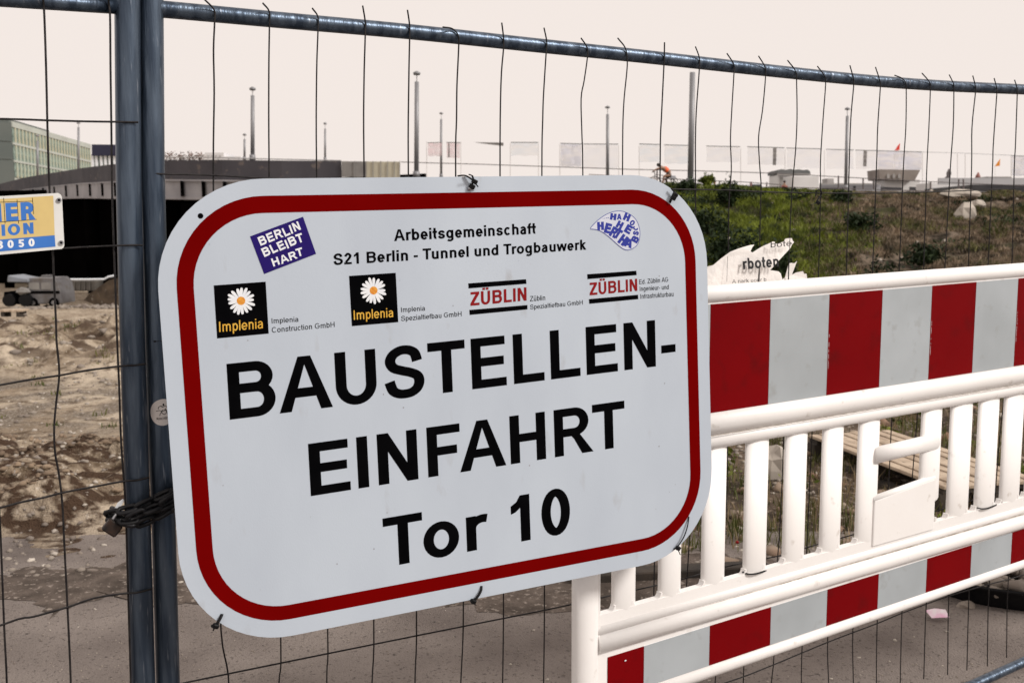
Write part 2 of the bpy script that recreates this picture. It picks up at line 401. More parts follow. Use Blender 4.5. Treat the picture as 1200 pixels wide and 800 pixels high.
class Print:
    """flat print collected as thin geometry; fn(x, y, level) -> local 3D point"""
    def __init__(self, fn): self.v = []; self.f = []; self.fn = fn; self.k = 0
    def poly(self, pts, lev=0.0):
        a = sum(pts[i-1][0]*pts[i][1]-pts[i][0]*pts[i-1][1] for i in range(len(pts)))
        if a < 0: pts = pts[::-1]
        b = len(self.v); self.v += [self.fn(p[0], p[1], lev) for p in pts]
        self.f.append(tuple(range(b, b+len(pts))))
    def strip(self, Lf, Rt, lev=0.0):
        b = len(self.v)
        for a, c in zip(Lf, Rt): self.v += [self.fn(a[0], a[1], lev), self.fn(c[0], c[1], lev)]
        for i in range(len(Lf)-1): self.f.append((b+2*i, b+2*i+1, b+2*i+3, b+2*i+2))
    def glyphs(self, S, hw, ht, m, lev=0.0):
        for k, (kind, pts) in enumerate(S):
            e = lev+.03*k
            if kind == 'f': self.poly([m(*p) for p in pts], e)
            else:
                Lf, Rt = ribbon(pts, hw, ht)
                self.strip([m(*p) for p in Lf], [m(*p) for p in Rt], e)
    def text(self, s, box, bold=True, w=None, t=None, lev=0.0, track=0, jitter=0, seed=1):
        """box = 4 points: baseline left, baseline right, cap-height left, cap-height right, where the ink starts and ends"""
        w = w or (150 if bold else 92); t = t or (124 if bold else 78)
        G = []; x = 0; rnd = random.Random(seed)
        for i, ch in enumerate(s):
            A, S = glyph(ch, w, t, bold); G.append((x, A, S)); x += A+track
            if i+1 < len(s) and ch+s[i+1] in ('To', 'Tu', 'Tr', 'AU', 'FA', 'LT', 'RT'): x -= 55 if ch+s[i+1] in ('To', 'Tu', 'Tr', 'FA') else 20
        pre = 0 if s[0] in 'AaTZWz' else 70; suf = 30 if s[-1] in 'tTkKrAa' else 60
        if s[0] in 'AT': pre = 5
        x0 = pre; x1 = x-track-suf
        bl, br, tl, tr = box
        def m(gx, gy):
            u = (gx-x0)/(x1-x0); v = gy/716
            return tuple((bl[j]*(1-u)+br[j]*u)*(1-v)+(tl[j]*(1-u)+tr[j]*u)*v for j in (0, 1))
        for gx, A, S in G:
            jy = rnd.uniform(-jitter, jitter); ja = rnd.uniform(-jitter, jitter)*.0016
            self.glyphs(S, w/2, t/2, lambda a, b, gx=gx, jy=jy, ja=ja, A=A: m(gx+a-(b-350)*ja, b+jy+(a-A/2)*ja), lev)
# ---------------------------------------------------------------- terrain
def _h(ix, iy, s):
    n = (ix.astype(np.int64)*374761393+iy.astype(np.int64)*668265263+s*144665) & 0x7fffffff
    n = ((n ^ (n >> 13))*1274126177) & 0x7fffffff
    return ((n ^ (n >> 16)) & 0xffff)/65535.0
def vn(x, y, s=0):
    x = np.asarray(x, float); y = np.asarray(y, float)
    ix = np.floor(x); iy = np.floor(y); fx = x-ix; fy = y-iy; fx = fx*fx*(3-2*fx); fy = fy*fy*(3-2*fy)
    return (_h(ix, iy, s)*(1-fx)+_h(ix+1, iy, s)*fx)*(1-fy)+(_h(ix, iy+1, s)*(1-fx)+_h(ix+1, iy+1, s)*fx)*fy
def fbm(x, y, s=0, o=4):
    r = 0; a = .5; t = 0
    for k in range(o): r = r+a*vn(x*2**k+k*17.3, y*2**k-k*9.1, s+k); t += a; a *= .5
    return r/t
def sst(a, b, x):
    t = np.clip((x-a)/(b-a), 0, 1); return t*t*(3-2*t)
CRY = 40.0
def crest(x): return 3.22-.026*(x-6.6)
def zt(x, y):
    x = np.asarray(x, float); y = np.asarray(y, float)
    edge = 4.15+.35*(fbm(x*1.1, y*.3, 3)-.5)*2-.10*sst(0, 3, x)-.35*sst(1.5, 3, x)
    z = -.03+.034*sst(edge-.25, edge+.15, y)+.022*(fbm(x*3, y*3, 5)-.5)*sst(edge-.1, edge+.6, y)
    left = 1-sst(-1.3, .2, x)
    # churned, rutted earth left
    r = sst(4.85, 5.15, y)*(1-sst(6.6, 7.1, y))*left
    rut = .26*(fbm(x*1.6+3, y*4.6, 11, 5)-.40)+.10*np.abs(np.sin((y-.22*x)*13+2*vn(x*2, y*2, 4)))*vn(x*6, y*5, 8)+.22*np.clip(fbm(x*6, y*8, 15)-.5, 0, 1)
    z = z+r*(rut+.02)
    # smooth sand with gravel, then a crumbling bank
    z = z+left*sst(9.6, 11.3, y)*(1-sst(13.5, 15.5, y))*(.30*fbm(x*.9, y*.9, 21, 5)+.34*np.abs(fbm(x*2.2, y*1.6, 23, 5)-.5)*2)
    z = z+left*sst(7.5, 11, y)*.10*(1-sst(13, 15, y))
    pit = 1-sst(-9, 3, x)
    prof = np.interp(y, [13, 16, 22, 30, 45, 58, 64, 95, 104, 120, 400], [0, -.10, -.62, -1.28, -2.25, -3.0, -3.3, -3.3, 3.2, 3.4, 3.4])
    hill = np.interp(y, [12, 20, 22, 26, 32, 37, 39, 41, 60, 400], [0, 0, .12, .62, 1.75, 2.85, 3.18, 3.35, 4.0, 4.0])/3.35
    z = z+pit*prof+(1-pit)*hill*crest(x)*(1+0*x)
    hs = (1-pit)*sst(19, 23, y)*(1-sst(39, 42, y))
    z = z+hs*(.6*(fbm(x*.22, y*.22, 31)-.5)+.55*(fbm(x*1.1, y*1.1, 33)-.5))
    z = z+sst(5, 7, y)*(1-left)*(1-sst(18, 20, y))*.06*(fbm(x*1.2, y*1.2, 41)-.5)
    z = z+pit*sst(15, 22, y)*(1-sst(58, 66, y))*.25*(fbm(x*.5, y*.5, 51)-.5)
    return z
def zt1(x, y): return float(zt(np.array([x]), np.array([y]))[0])
def grid(name, xs, ys, zf, m, **k):
    X, Y = np.meshgrid(xs, ys); Z = zf(X, Y); n, mm = len(xs), len(ys)
    me = bpy.data.meshes.new(name); me.vertices.add(n*mm)
    me.vertices.foreach_set('co', np.stack([X, Y, Z], -1).astype(np.float32).ravel())
    i = (np.arange(mm-1)[:, None]*n+np.arange(n-1)[None]).ravel()
    F = np.stack([i, i+1, i+n+1, i+n], -1).astype(np.int32)
    me.loops.add(F.size); me.loops.foreach_set('vertex_index', F.ravel())
    me.polygons.add(len(F)); me.polygons.foreach_set('loop_start', (np.arange(len(F))*4).astype(np.int32))
    me.polygons.foreach_set('use_smooth', np.ones(len(F), bool))
    me.update(calc_edges=True); me.validate(); me.materials.append(m)
    o = bpy.data.objects.new(name, me); COL.objects.link(o); ORG[o.name] = np.zeros(3)
    return tag(o, **k)

def ground_mat():
    m = bpy.data.materials.new('site_soil'); m.use_nodes = True; t = m.node_tree; N = t.nodes; L = t.links; p = N['Principled BSDF']
    p.inputs['Roughness'].default_value = .95; p.inputs['Specular IOR Level'].default_value = .15
    g = N.new('ShaderNodeNewGeometry'); sp_ = N.new('ShaderNodeSeparateXYZ'); L.new(g.outputs['Position'], sp_.inputs[0])
    def noise(sc, det=5, st=None):
        n = N.new('ShaderNodeTexNoise'); n.inputs['Scale'].default_value = sc; n.inputs['Detail'].default_value = det
        if st:
            mp = N.new('ShaderNodeMapping'); mp.inputs['Scale'].default_value = st; L.new(g.outputs['Position'], mp.inputs[0]); L.new(mp.outputs[0], n.inputs[0])
        else: L.new(g.outputs['Position'], n.inputs[0])
        return n.outputs[0]
    def rng_(s, a, b):
        r = N.new('ShaderNodeMapRange'); r.inputs[1].default_value = a; r.inputs[2].default_value = b; L.new(s, r.inputs[0]); return r.outputs[0]
    def mixc(f, a, b):
        x = N.new('ShaderNodeMix'); x.data_type = 'RGBA'; L.new(f, x.inputs[0])
        for i, v in ((6, a), (7, b)):
            if isinstance(v, tuple): x.inputs[i].default_value = (*v, 1)
            else: L.new(v, x.inputs[i])
        return x.outputs[2]
    def mth(op, a, b):
        x = N.new('ShaderNodeMath'); x.operation = op
        for i, v in ((0, a), (1, b)):
            if isinstance(v, (int, float)): x.inputs[i].default_value = v
            else: L.new(v, x.inputs[i])
        x.use_clamp = False; return x.outputs[0]
    sand = mixc(rng_(noise(1.1, 6), .38, .62), (.52, .435, .335), (.27, .21, .15))
    sand = mixc(rng_(noise(7, 8), .50, .66), sand, (.12, .085, .055))
    sand = mixc(rng_(noise(38, 3), .60, .72), sand, (.55, .48, .40))
    # a band of greyish gravel with plants of moss
    yy = mth('ADD', sp_.outputs[1], mth('MULTIPLY', noise(.8, 3), 2.0))
    band = mth('MULTIPLY', rng_(yy, 8.2, 9.0), rng_(yy, 11.2, 10.2))
    sand = mixc(mth('MULTIPLY', band, rng_(noise(2.5, 5), .40, .58)), sand, mixc(rng_(noise(50, 2), .5, .66), (.17, .135, .10), (.36, .32, .28)))
    # dark churned earth close to the edge of the road
    near = mth('MULTIPLY', rng_(yy, 6.2, 5.4), rng_(noise(1.3, 5), .50, .60))
    sand = mixc(near, sand, (.125, .10, .085))
    rz = mth('MULTIPLY', mth('MULTIPLY', rng_(yy, 5.3, 5.9), rng_(yy, 8.6, 7.8)), rng_(noise(9, 9, (.7, 1.5, 1)), .43, .53))
    sand = mixc(rz, sand, (.065, .040, .026))  # dark mottling: wet clods, and the rut shadows put into the colour
    bz = mth('MULTIPLY', mth('MULTIPLY', rng_(yy, 11.2, 12), rng_(yy, 17, 16)), rng_(noise(3.2, 9, (.8, 1, 1.6)), .47, .57))
    sand = mixc(bz, sand, (.095, .065, .045))  # shade of the bank's hollows put into the colour as dark mottling
    # right side: brown rubble soil
    dirt = mixc(rng_(noise(2.2, 6), .40, .60), (.13, .095, .07), (.045, .034, .024))
    dirt = mixc(rng_(noise(22, 4), .56, .68), dirt, (.34, .27, .20))
    dirt = mixc(mth('MULTIPLY', rng_(yy, 5.9, 5.4), rng_(noise(3, 5), .38, .5)), dirt, (.035, .028, .024))
    xx = mth('ADD', sp_.outputs[0], mth('MULTIPLY', noise(1.3, 3), .8))
    fr_ = mth('MULTIPLY', rng_(xx, -.2, .9), rng_(sp_.outputs[1], 60, 40))
    col = mixc(fr_, sand, dirt)
    # embankment: dry grass earth, browner to the right, green under the plants on the left
    hs = mth('MULTIPLY', rng_(sp_.outputs[1], 17, 20), rng_(mth('ADD', sp_.outputs[0], mth('MULTIPLY', noise(.5, 4), 6)), -7, -2))
    hg = mixc(rng_(noise(.45, 5), .42, .58), (.05, .042, .022), (.022, .030, .008))
    hb = mixc(rng_(noise(3.0, 10, (1, .6, 1)), .40, .60), (.18, .14, .105), (.018, .013, .007))  # near-black mottles put small shadows of the slope into the soil colour
    hb = mixc(rng_(noise(.6, 8), .52, .66), hb, (.04, .042, .014))
    side = rng_(mth('ADD', mth('SUBTRACT', sp_.outputs[0], mth('MULTIPLY', sp_.outputs[1], .285)), mth('MULTIPLY', mth('SUBTRACT', noise(.35, 3), .5), 7)), -1.0, 2.4)
    col = mixc(hs, col, mixc(side, hg, hb))
    L.new(col, p.inputs['Base Color'])
    bn = N.new('ShaderNodeBump'); bn.inputs['Strength'].default_value = 1.0; bn.inputs['Distance'].default_value = .07
    L.new(mth('ADD', noise(11, 10), mth('MULTIPLY', noise(90, 3), .25)), bn.inputs['Height']); L.new(bn.outputs[0], p.inputs['Normal'])
    return m
M['soil'] = ground_mat()
def spread(lo, hi, flo, fhi, d, g=1.09):
    a = list(np.arange(flo, fhi, d)); s = d; x = a[-1]
    while x < hi: s *= g; x += s; a.append(x)
    s = d; x = flo; b = []
    while x > lo: s *= g; x -= s; b.append(x)
    return np.array(b[::-1]+a)
xs = spread(-260, 260, -5.2, 6.0, .03, 1.045)
ys = np.concatenate([np.linspace(-30, 3, 24), np.arange(3.03, 8, .022), 8*np.exp(np.arange(0, math.log(70/8), .0052)), np.linspace(71, 130, 40), np.linspace(140, 900, 30)])
grid('ground', xs, ys, zt, M['soil'], kind='structure')
# old asphalt of the access road, a thin worn sheet
asp = mat('worn_asphalt', (.275, .238, .215), (.135, .113, .103), 1.8, .95, bump=.9, bscale=140, detail=14, lo=.30, hi=.72, c=(.07, .06, .055), cscale=75, clo=.58, chi=.74, spec=.1)
def za(x, y): return .006+.008*(fbm(x*.8, y*.8, 61)-.5)
grid('asphalt_road', spread(-60, 60, -4, 5, .06, 1.1), np.concatenate([np.linspace(-30, 2, 20), np.arange(2.05, 4.9, .06)]), za, asp, kind='structure')

def patch(name, pts, m, h=.014):
    g = [on_ground(px, py, .01) for px, py in pts]; P2 = []
    for i in range(len(g)):
        a, b = g[i], g[(i+1) % len(g)]
        for k in range(6): q = a+(b-a)*k/6; P2.append(q[:2]+rng.normal(0, .02, 2))
    c = np.mean(P2, axis=0); V = [(c[0], c[1], h)]+[(c[0]+(p[0]-c[0])*f, c[1]+(p[1]-c[1])*f, za(p[0], p[1])+(.002 if f == 1 else .006)) for f in (.5, 1) for p in P2]
    n = len(P2); F = [(0, 1+i, 1+(i+1) % n) for i in range(n)]+[(1+i, 1+n+i, 1+n+(i+1) % n, 1+(i+1) % n) for i in range(n)]
    o = obj(name, (V, F), m, loc=(0, 0, 0)); return tag(o, kind='structure')
damp = mat('damp_gravelly_soil', (.125, .10, .085), (.06, .048, .04), 9, .95, bump=1.0, bscale=60, detail=9, c=(.26, .22, .19), cscale=45, clo=.58, chi=.70, spec=.1)
patch('soil_patch', [(-60, 668), (10, 676), (40, 662), (80, 666), (148, 660), (205, 664), (232, 690), (240, 705), (205, 708), (150, 692), (90, 706), (60, 722), (45, 704), (0, 700), (-60, 690)], damp)
patch('soil_patch', [(560, 672), (700, 655), (840, 648), (960, 660), (900, 690), (800, 700), (700, 712), (600, 722), (520, 705)], damp)
# ---------------------------------------------------------------- stones, rubble, grass (numpy meshes)
def cloud(name, V, F, m, **k):
    """V (n,k,3), F local faces list -> one mesh"""
    n, kk, _ = V.shape; F = np.array(F, np.int32); f = (F[None]+(np.arange(n, dtype=np.int32)*kk)[:, None, None]).reshape(-1, F.shape[1])
    me = bpy.data.meshes.new(name); me.vertices.add(n*kk); me.vertices.foreach_set('co', V.astype(np.float32).ravel())
    me.loops.add(f.size); me.loops.foreach_set('vertex_index', f.ravel())
    me.polygons.add(len(f)); me.polygons.foreach_set('loop_start', (np.arange(len(f))*F.shape[1]).astype(np.int32))
    me.update(calc_edges=True); me.validate(); me.materials.append(m)
    o = bpy.data.objects.new(name, me); COL.objects.link(o); ORG[o.name] = np.zeros(3)
    return tag(o, **k)
ICO = np.array([(0,0,1),(.894,0,.447),(.276,.851,.447),(-.724,.526,.447),(-.724,-.526,.447),(.276,-.851,.447),(.724,.526,-.447),(-.276,.851,-.447),(-.894,0,-.447),(-.276,-.851,-.447),(.724,-.526,-.447),(0,0,-1)])
ICF = [(0,1,2),(0,2,3),(0,3,4),(0,4,5),(0,5,1),(1,6,2),(2,7,3),(3,8,4),(4,9,5),(5,10,1),(6,7,2),(7,8,3),(8,9,4),(9,10,5),(10,6,1),(11,7,6),(11,8,7),(11,9,8),(11,10,9),(11,6,10)]
def stones(name, x, y, r, m, zf=zt, **k):
    n = len(x); V = ICO[None]*(1+rng.uniform(-.4, .4, (n, 12, 1)))*np.stack([r*rng.uniform(.8, 1.5, n), r*rng.uniform(.7, 1.2, n), r*rng.uniform(.5, .9, n)], -1)[:, None]
    a = rng.uniform(0, 6.28, n); c, s = np.cos(a)[:, None], np.sin(a)[:, None]
    W = np.stack([V[..., 0]*c-V[..., 1]*s, V[..., 0]*s+V[..., 1]*c, V[..., 2]], -1)
    W += np.stack([x, y, zf(x, y)+r*.25], -1)[:, None]
    return cloud(name, W, ICF, m, kind='stuff', **k)
def scat(n, x0, x1, y0, y1, dens=None):
    x = rng.uniform(x0, x1, n); y = y0*np.exp(rng.uniform(0, 1, n)*math.log(y1/y0))
    if dens is not None:
        q = rng.uniform(0, 1, n) < dens(x, y); x, y = x[q], y[q]
    return x, y
def blades(name, x, y, h, spread_, nb, wd, m, zf=zt, lean=.5, seed=0, **k):
    """tufts of narrow bent blades: two stacked quads each"""
    n = len(x); X = np.repeat(x, nb); Y = np.repeat(y, nb); Hh = np.repeat(h, nb)*rng.uniform(.5, 1.1, n*nb)
    sp2 = np.repeat(spread_, nb) if hasattr(spread_, '__len__') else spread_
    X = X+rng.normal(0, 1, n*nb)*sp2; Y = Y+rng.normal(0, 1, n*nb)*sp2; Z = zf(X, Y)-.01
    a = rng.uniform(0, 6.28, n*nb); b = rng.uniform(0, 6.28, n*nb); ln = rng.uniform(.1, 1, n*nb)*lean*Hh
    w = Hh*0+wd*rng.uniform(.6, 1.3, n*nb); dx, dy = np.cos(b)*w, np.sin(b)*w; lx, ly = np.cos(a)*ln, np.sin(a)*ln
    P = np.stack([np.stack([X-dx, Y-dy, Z], -1), np.stack([X+dx, Y+dy, Z], -1), np.stack([X+dx*.8+lx*.35, Y+dy*.8+ly*.35, Z+Hh*.6], -1), np.stack([X-dx*.8+lx*.35, Y-dy*.8+ly*.35, Z+Hh*.6], -1), np.stack([X+lx, Y+ly, Z+Hh], -1)], 1)
    return cloud(name, P, [(0, 1, 2), (0, 2, 3), (3, 2, 4)], m, kind='stuff', **k)
def leaves(cx, cy, cz, rx, ry, rz, n, sz, shell=.45):
    """n leaf quads in the volume of an ellipsoid"""
    d = rng.normal(0, 1, (n, 3)); d /= np.linalg.norm(d, axis=1)[:, None]; q = (shell+(1-shell)*rng.uniform(0, 1, n)**.6)[:, None]
    lump = 1+.28*np.sin(d[:, :1]*5+cx)+.22*np.sin(d[:, 1:2]*6+cy*3+d[:, 2:]*4)
    C = d*q*lump*np.array([rx, ry, rz])+np.array([cx, cy, cz])
    u = rng.normal(0, 1, (n, 3)); u /= np.linalg.norm(u, axis=1)[:, None]; v = np.cross(u, rng.normal(0, 1, (n, 3))); v /= np.linalg.norm(v, axis=1)[:, None]
    s = (sz*rng.uniform(.6, 1.4, n))[:, None]
    return np.stack([C-u*s, C+v*s*.45, C+u*s, C-v*s*.45], 1)
def leafmat(name, a, b, sc=3):
    m = mat(name, a, b, sc, .7, detail=5, spec=.25); p = m.node_tree.nodes['Principled BSDF']
    p.inputs['Transmission Weight'].default_value = 0
    return m
M['grass'] = leafmat('dry_green_grass', (.04, .06, .010), (.16, .15, .05), 2.0)
M['straw'] = leafmat('dry_straw', (.30, .225, .13), (.17, .125, .07), 2.5)
M['stone'] = mat('grey_stones', (.30, .26, .22), (.16, .13, .11), 3, .9)
M['pale'] = mat('pale_stones', (.50, .45, .39), (.34, .30, .26), 3, .9)
M['green'] = leafmat('fresh_green_leaves', (.012, .022, .003), (.19, .23, .02), 1.5)  # near-black tone paints the shadows between the green clumps
M['dkgreen'] = leafmat('dark_green_leaves', (.006, .015, .003), (.020, .036, .007), 1.0)
x, y = scat(9000, -4.5, 5.5, 3.9, 16, lambda x, y: .15+.85*(fbm(x*.9, y*.9, 71) > .48))
stones('loose_gravel', x, y, rng.uniform(.004, .016, len(x))*(1+y*.05), M['stone'])
x, y = scat(2600, -6, 6, 3.6, 18); stones('pale_gravel', x, y, rng.uniform(.003, .012, len(x))*(1+y*.07), M['pale'])
x, y = scat(9000, -3.2, 3.6, 2.4, 4.9); stones('asphalt_grit', x, y, rng.uniform(.0012, .0038, len(x)), M['stone'], zf=za)
x, y = scat(260, -3, 3.4, 2.6, 4.4, lambda x, y: (fbm(x*1.2, y*1.2, 66) > .5)*1.0); stones('road_grit', x, y, rng.uniform(.002, .007, len(x)), M['pale'], zf=za)
x, y = scat(170, -7, -1.5, 9.5, 15.5); stones('bank_rubble', x, y, rng.uniform(.015, .05, len(x))**1.0, M['stone'])
x, y = scat(5200, -5, -1, 4.9, 7.3, lambda x, y: (fbm(x*1.5, y*4, 77) > .47)*1.0); stones('earth_clods', x, y, rng.uniform(.006, .026, len(x)), mat('earth_clods', (.09, .06, .04), (.26, .19, .13), 2.5, .95, bump=.6))
x, y = scat(700, .5, 7, 4.3, 17); stones('demolition_rubble', x, y, rng.uniform(.015, .055, len(x)), mat('broken_brick', (.22, .12, .075), (.26, .21, .16), 2, .9))
dn = lambda x, y: (fbm(x*.9+5, y*.9, 81) > .50)*1.0
x, y = scat(5200, .35, 9, 4.5, 19, dn); blades('grass_patches', x, y, rng.uniform(.04, .16, len(x)), .03, 9, .0035, M['grass'])
x, y = scat(2600, .4, 9, 4.6, 19); blades('dry_stalks', x, y, rng.uniform(.05, .2, len(x)), .03, 7, .003, M['straw'])
x, y = scat(120, -7, -2, 7.5, 14); blades('sparse_weeds', x, y, rng.uniform(.03, .09, len(x)), .04, 12, .006, M['grass'])
# low leafy weeds between road and embankment
L_ = []
for k in range(150):
    X, Y = rng.uniform(.5, 7.5), 4.6*math.exp(rng.uniform(0, 1.25)); r = rng.uniform(.05, .14)
    L_.append(leaves(X, Y, zt1(X, Y)+r*.45, r, r, r*.6, 60, .018, .1))
cloud('leafy_weeds', np.concatenate(L_), [(0, 1, 2, 3)], M['green'], kind='stuff')
# embankment cover
side_ = lambda x, y: sst(-1.0, 2.6, x-.285*y+4.5*(fbm(x*.3, y*.3, 91)-.5))
N_ = 165000
x = rng.uniform(-11, 46, N_); y = rng.uniform(19, 43, N_); k_ = (x/y < .62) & (x > -8+4*(fbm(y*.5, y*0, 97)-.5)+rng.uniform(-1, 3, N_)); x, y = x[k_], y[k_]
g_ = rng.uniform(0, 1, len(x)) > side_(x, y); cl = fbm(x*.7, y*.7, 95)
a_ = g_ & (cl > .38); blades('embankment_grass', x[a_], y[a_], rng.uniform(.10, .28, a_.sum())*(1-.7*sst(36, 40, y[a_])), .07, 5, .012, M['green'], lean=1.0)
b_ = (~g_) & (cl > .36); blades('embankment_dry_grass', x[b_], y[b_], rng.uniform(.08, .22, b_.sum())*(1-.7*sst(36, 40, y[b_])), .07, 5, .010, leafmat('withered_grass', (.33, .245, .165), (.012, .010, .005), 2.6), lean=1.0)  # near-black tone of the dry blades is shadow painted into their colour
c_ = (~g_) & (cl > .58); blades('embankment_green_tufts', x[c_], y[c_], rng.uniform(.10, .24, c_.sum())*(1-.7*sst(36, 40, y[c_])), .09, 5, .012, M['grass'], lean=1.0)
L_ = []
for k in range(860):
    X, Y = rng.uniform(-6, 34), rng.uniform(19.5, 40)
    s_ = float(side_(np.array([X]), np.array([Y]))[0])
    if X/Y > .6 or rng.uniform() < s_*.90 or fbm(np.array([X*.35]), np.array([Y*.35]), 99)[0] < .49: continue
    r = rng.uniform(.22, .62)*(1-.6*float(sst(35, 39, np.array([Y]))[0]))
    L_.append(leaves(X, Y, zt1(X, Y)+r*.2, r*1.5, r, r*.5, int(190*r/.4), .06, .1))
cloud('embankment_brambles', np.concatenate(L_), [(0, 1, 2, 3)], M['dkgreen'], kind='stuff')
x, y = scat(200, 6, 24, 20, 40); stones('embankment_stones', x, y, rng.uniform(.03, .09, len(x)), M['pale'])
# ---------------------------------------------------------------- site sign (1.20 x 0.885 m plate)
SM = np.array([[0.90907406, 0.04167409, -0.41454508], [-0.07753403, 0.99452587, -0.07004838], [0.4093566, 0.09582051, 0.90732883]])
ST = np.array([-0.64849889, -0.28935678, 1.75725751])*.94
SW, SH = 1.2*.94, .88542*.94
SKX = .975
SMw = C2W @ SM; SOw = CAM + C2W @ ST
def sgn(x, y, lev=0.0):
    """sign coordinates in mm from its top left corner, lev mm proud of the face"""
    return SOw + SMw[:, 0]*x*.001 + SMw[:, 1]*y*.001 - SMw[:, 2]*lev*.001
def s_px(px, py):
    d = np.array([(px-600)/FPX, (py-400)/FPX, 1.0]); n = SM[:, 2]; s = (n @ ST)/(n @ d); q = SM.T @ (d*s-ST)
    return np.array([q[0]*1000, q[1]*1000])
def rrect(x0, y0, x1, y1, r, n=14):
    P = []
    for cx, cy, a0 in ((x1-r, y0+r, -90), (x1-r, y1-r, 0), (x0+r, y1-r, 90), (x0+r, y0+r, 180)):
        P += arc(cx, cy, r, r, a0, a0+90, n)
    return P
def tbox(f, bl, br, tl, xend=None, up=None):
    """text box from seen pixels: baseline left, a baseline point to the right, cap height above the left"""
    bl, br, tl = np.array(f(*bl)), np.array(f(*br)), np.array(f(*tl))
    if xend is not None: br = bl+(br-bl)*((f(*xend)[0]-bl[0])/(br[0]-bl[0]))
    return [bl, br, tl, br+(tl-bl)]

W_, H_ = SW*1000, SH*1000
sign = thing('site_entrance_sign', 'large white sign with dark red border reading BAUSTELLEN-EINFAHRT Tor 10 on the fence', 'sign', sgn(W_/2, H_))
RO = 188
face = rrect(0, 0, W_, H_, RO)
obj('sign_plate', prism([sgn(x, y, 0) for x, y in face], -SMw[:, 2], .0028), M['sheet'], sign)
A_ = rrect(30, 30, W_-30, H_-32, RO-32); B_ = rrect(58, 60, W_-57, H_-59, RO-62)
pr = Print(sgn); A_.append(A_[0]); B_.append(B_[0]); pr.strip(B_, A_, .35)
obj('red_border', (pr.v, pr.f), M['signred'], sign)
def line(name, s, bl, br, tl, xend=None, m='black', bold=True, lev=.35, parent=None, **k):
    p = Print(sgn); p.text(s, tbox(s_px, bl, br, tl, xend), bold, lev=lev, **k)
    return obj(name, (p.v, p.f), M[m], parent or sign)
line('lettering', 'BAUSTELLEN-', (269, 491.6), (766, 429.4), (265, 426.3), (789.8, 411), w=152, t=122)
line('lettering', 'EINFAHRT', (364, 581), (719, 524.6), (360.6, 519.9), (730.6, 468.4), w=152, t=122)
line('lettering', 'Tor 10', (449.5, 664.8), (620, 632.3), (446.7, 607.5), (666.5, 599.6), w=152, t=122)
line('lettering', 'Arbeitsgemeinschaft', (461.9, 282.5), (628, 273.8), (461.3, 269.0), w=160, t=128)
line('lettering', 'S21 Berlin - Tunnel und Trogbauwerk', (391.5, 310.6), (686.7, 292.5), (391, 297.3), w=160, t=128)
def poly_px(name, pts, m, lev=.35, parent=None):
    p = Print(sgn); p.poly([s_px(*q) for q in pts], lev); return obj(name, (p.v, p.f), M[m], parent or sign)
def daisy_logo(q, fc, R, tx, small):
    lg = poly_px('daisy_logo', q, 'black', .35)
    c = s_px(*fc); Rm = abs(s_px(fc[0]+R, fc[1])[0]-c[0]); p = Print(sgn); rd = random.Random(int(R*10))
    for k in range(17):
        a = 2*math.pi*k/17+rd.uniform(-.05, .05); L = Rm*rd.uniform(.90, 1.04); wd = Rm*.112
        ca, sa = math.cos(a), math.sin(a); pts = []
        for u, v in ((.16, -.35), (.45, -.75), (.75, -1), (.93, -.75), (1.0, -.2), (.96, 0), (1.0, .25), (.93, .75), (.75, 1), (.45, .75), (.16, .35)):
            pts.append((c[0]+u*L*ca-v*wd*sa, c[1]+u*L*sa+v*wd*ca))
        p.poly(pts, .55+.02*(k % 3))
    obj('daisy_petals', (p.v, p.f), M['white'], lg)
    p = Print(sgn); p.poly(arc(c[0], c[1], Rm*.30, Rm*.30, 0, 345, 20), .75); obj('daisy_centre', (p.v, p.f), M['orange'], lg)
    line('lettering', 'Implenia', *tx, m='yellow', bold=False, lev=.6, parent=lg, w=105, t=90)
    for s, a, b, t in small: line('lettering', s, a, b, t, m='black', bold=False, w=100, t=84)
daisy_logo([(250.4, 334.4), (311.3, 330), (314.9, 390.7), (254.4, 396.4)], (282.4, 352.4), 16.7, ((256.7, 388.9), (308.7, 384.4), (256.3, 377)),
           (('Implenia', (318.3, 378.9), (350, 376.7), (318, 372.9)), ('Construction GmbH', (318.9, 389.7), (392.3, 383), (318.6, 383.4))))
daisy_logo([(409, 323.3), (463.7, 319.6), (466.7, 377.3), (412.3, 382)], (437.7, 340.3), 15.3, ((414.4, 374.7), (461.3, 371.3), (414.0, 363.7)),
           (('Implenia', (470, 365.7), (498.3, 363.7), (469.7, 360)), ('Spezialtiefbau GmbH', (470.4, 376), (541, 370.3), (470.2, 370.2))))
def bar_logo(b1, b2, tx, small):
    lg = poly_px('bar_logo', b1, 'black', .35); poly_px('bar', b2, 'black', .35, lg)
    line('lettering', 'ZÜBLIN', *tx, m='inkred', lev=.36, parent=lg, w=165, t=128)
    for s, a, b, t in small: line('lettering', s, a, b, t, bold=False, w=98, t=82)
bar_logo([(548.7, 332), (616.4, 327.1), (617, 332.4), (549, 337.9)], [(550, 363.1), (618, 357.3), (618.1, 362.4), (550.3, 368.9)],
         ((550.9, 358.3), (617.3, 352), (550.6, 342.4)), (('Züblin', (621, 353), (639, 351.6), (620.9, 347)), ('Spezialtiefbau GmbH', (621.5, 362.4), (683, 356.7), (621.3, 357))))
bar_logo([(688, 321.3), (745.6, 317.2), (746, 322.3), (688.4, 327)], [(690, 350.4), (747.6, 345.3), (748, 350.4), (690.5, 355.9)],
         ((690.7, 346), (747, 340.7), (690.3, 331.4)), (('Ed. Züblin AG', (749, 333), (783, 330), (748.9, 327.5)), ('Ingenieur- und', (749.6, 341), (783.7, 338.7), (749.5, 335.6)), ('Infrastrukturbau', (750.4, 350), (789.3, 347), (750.3, 344.4))))
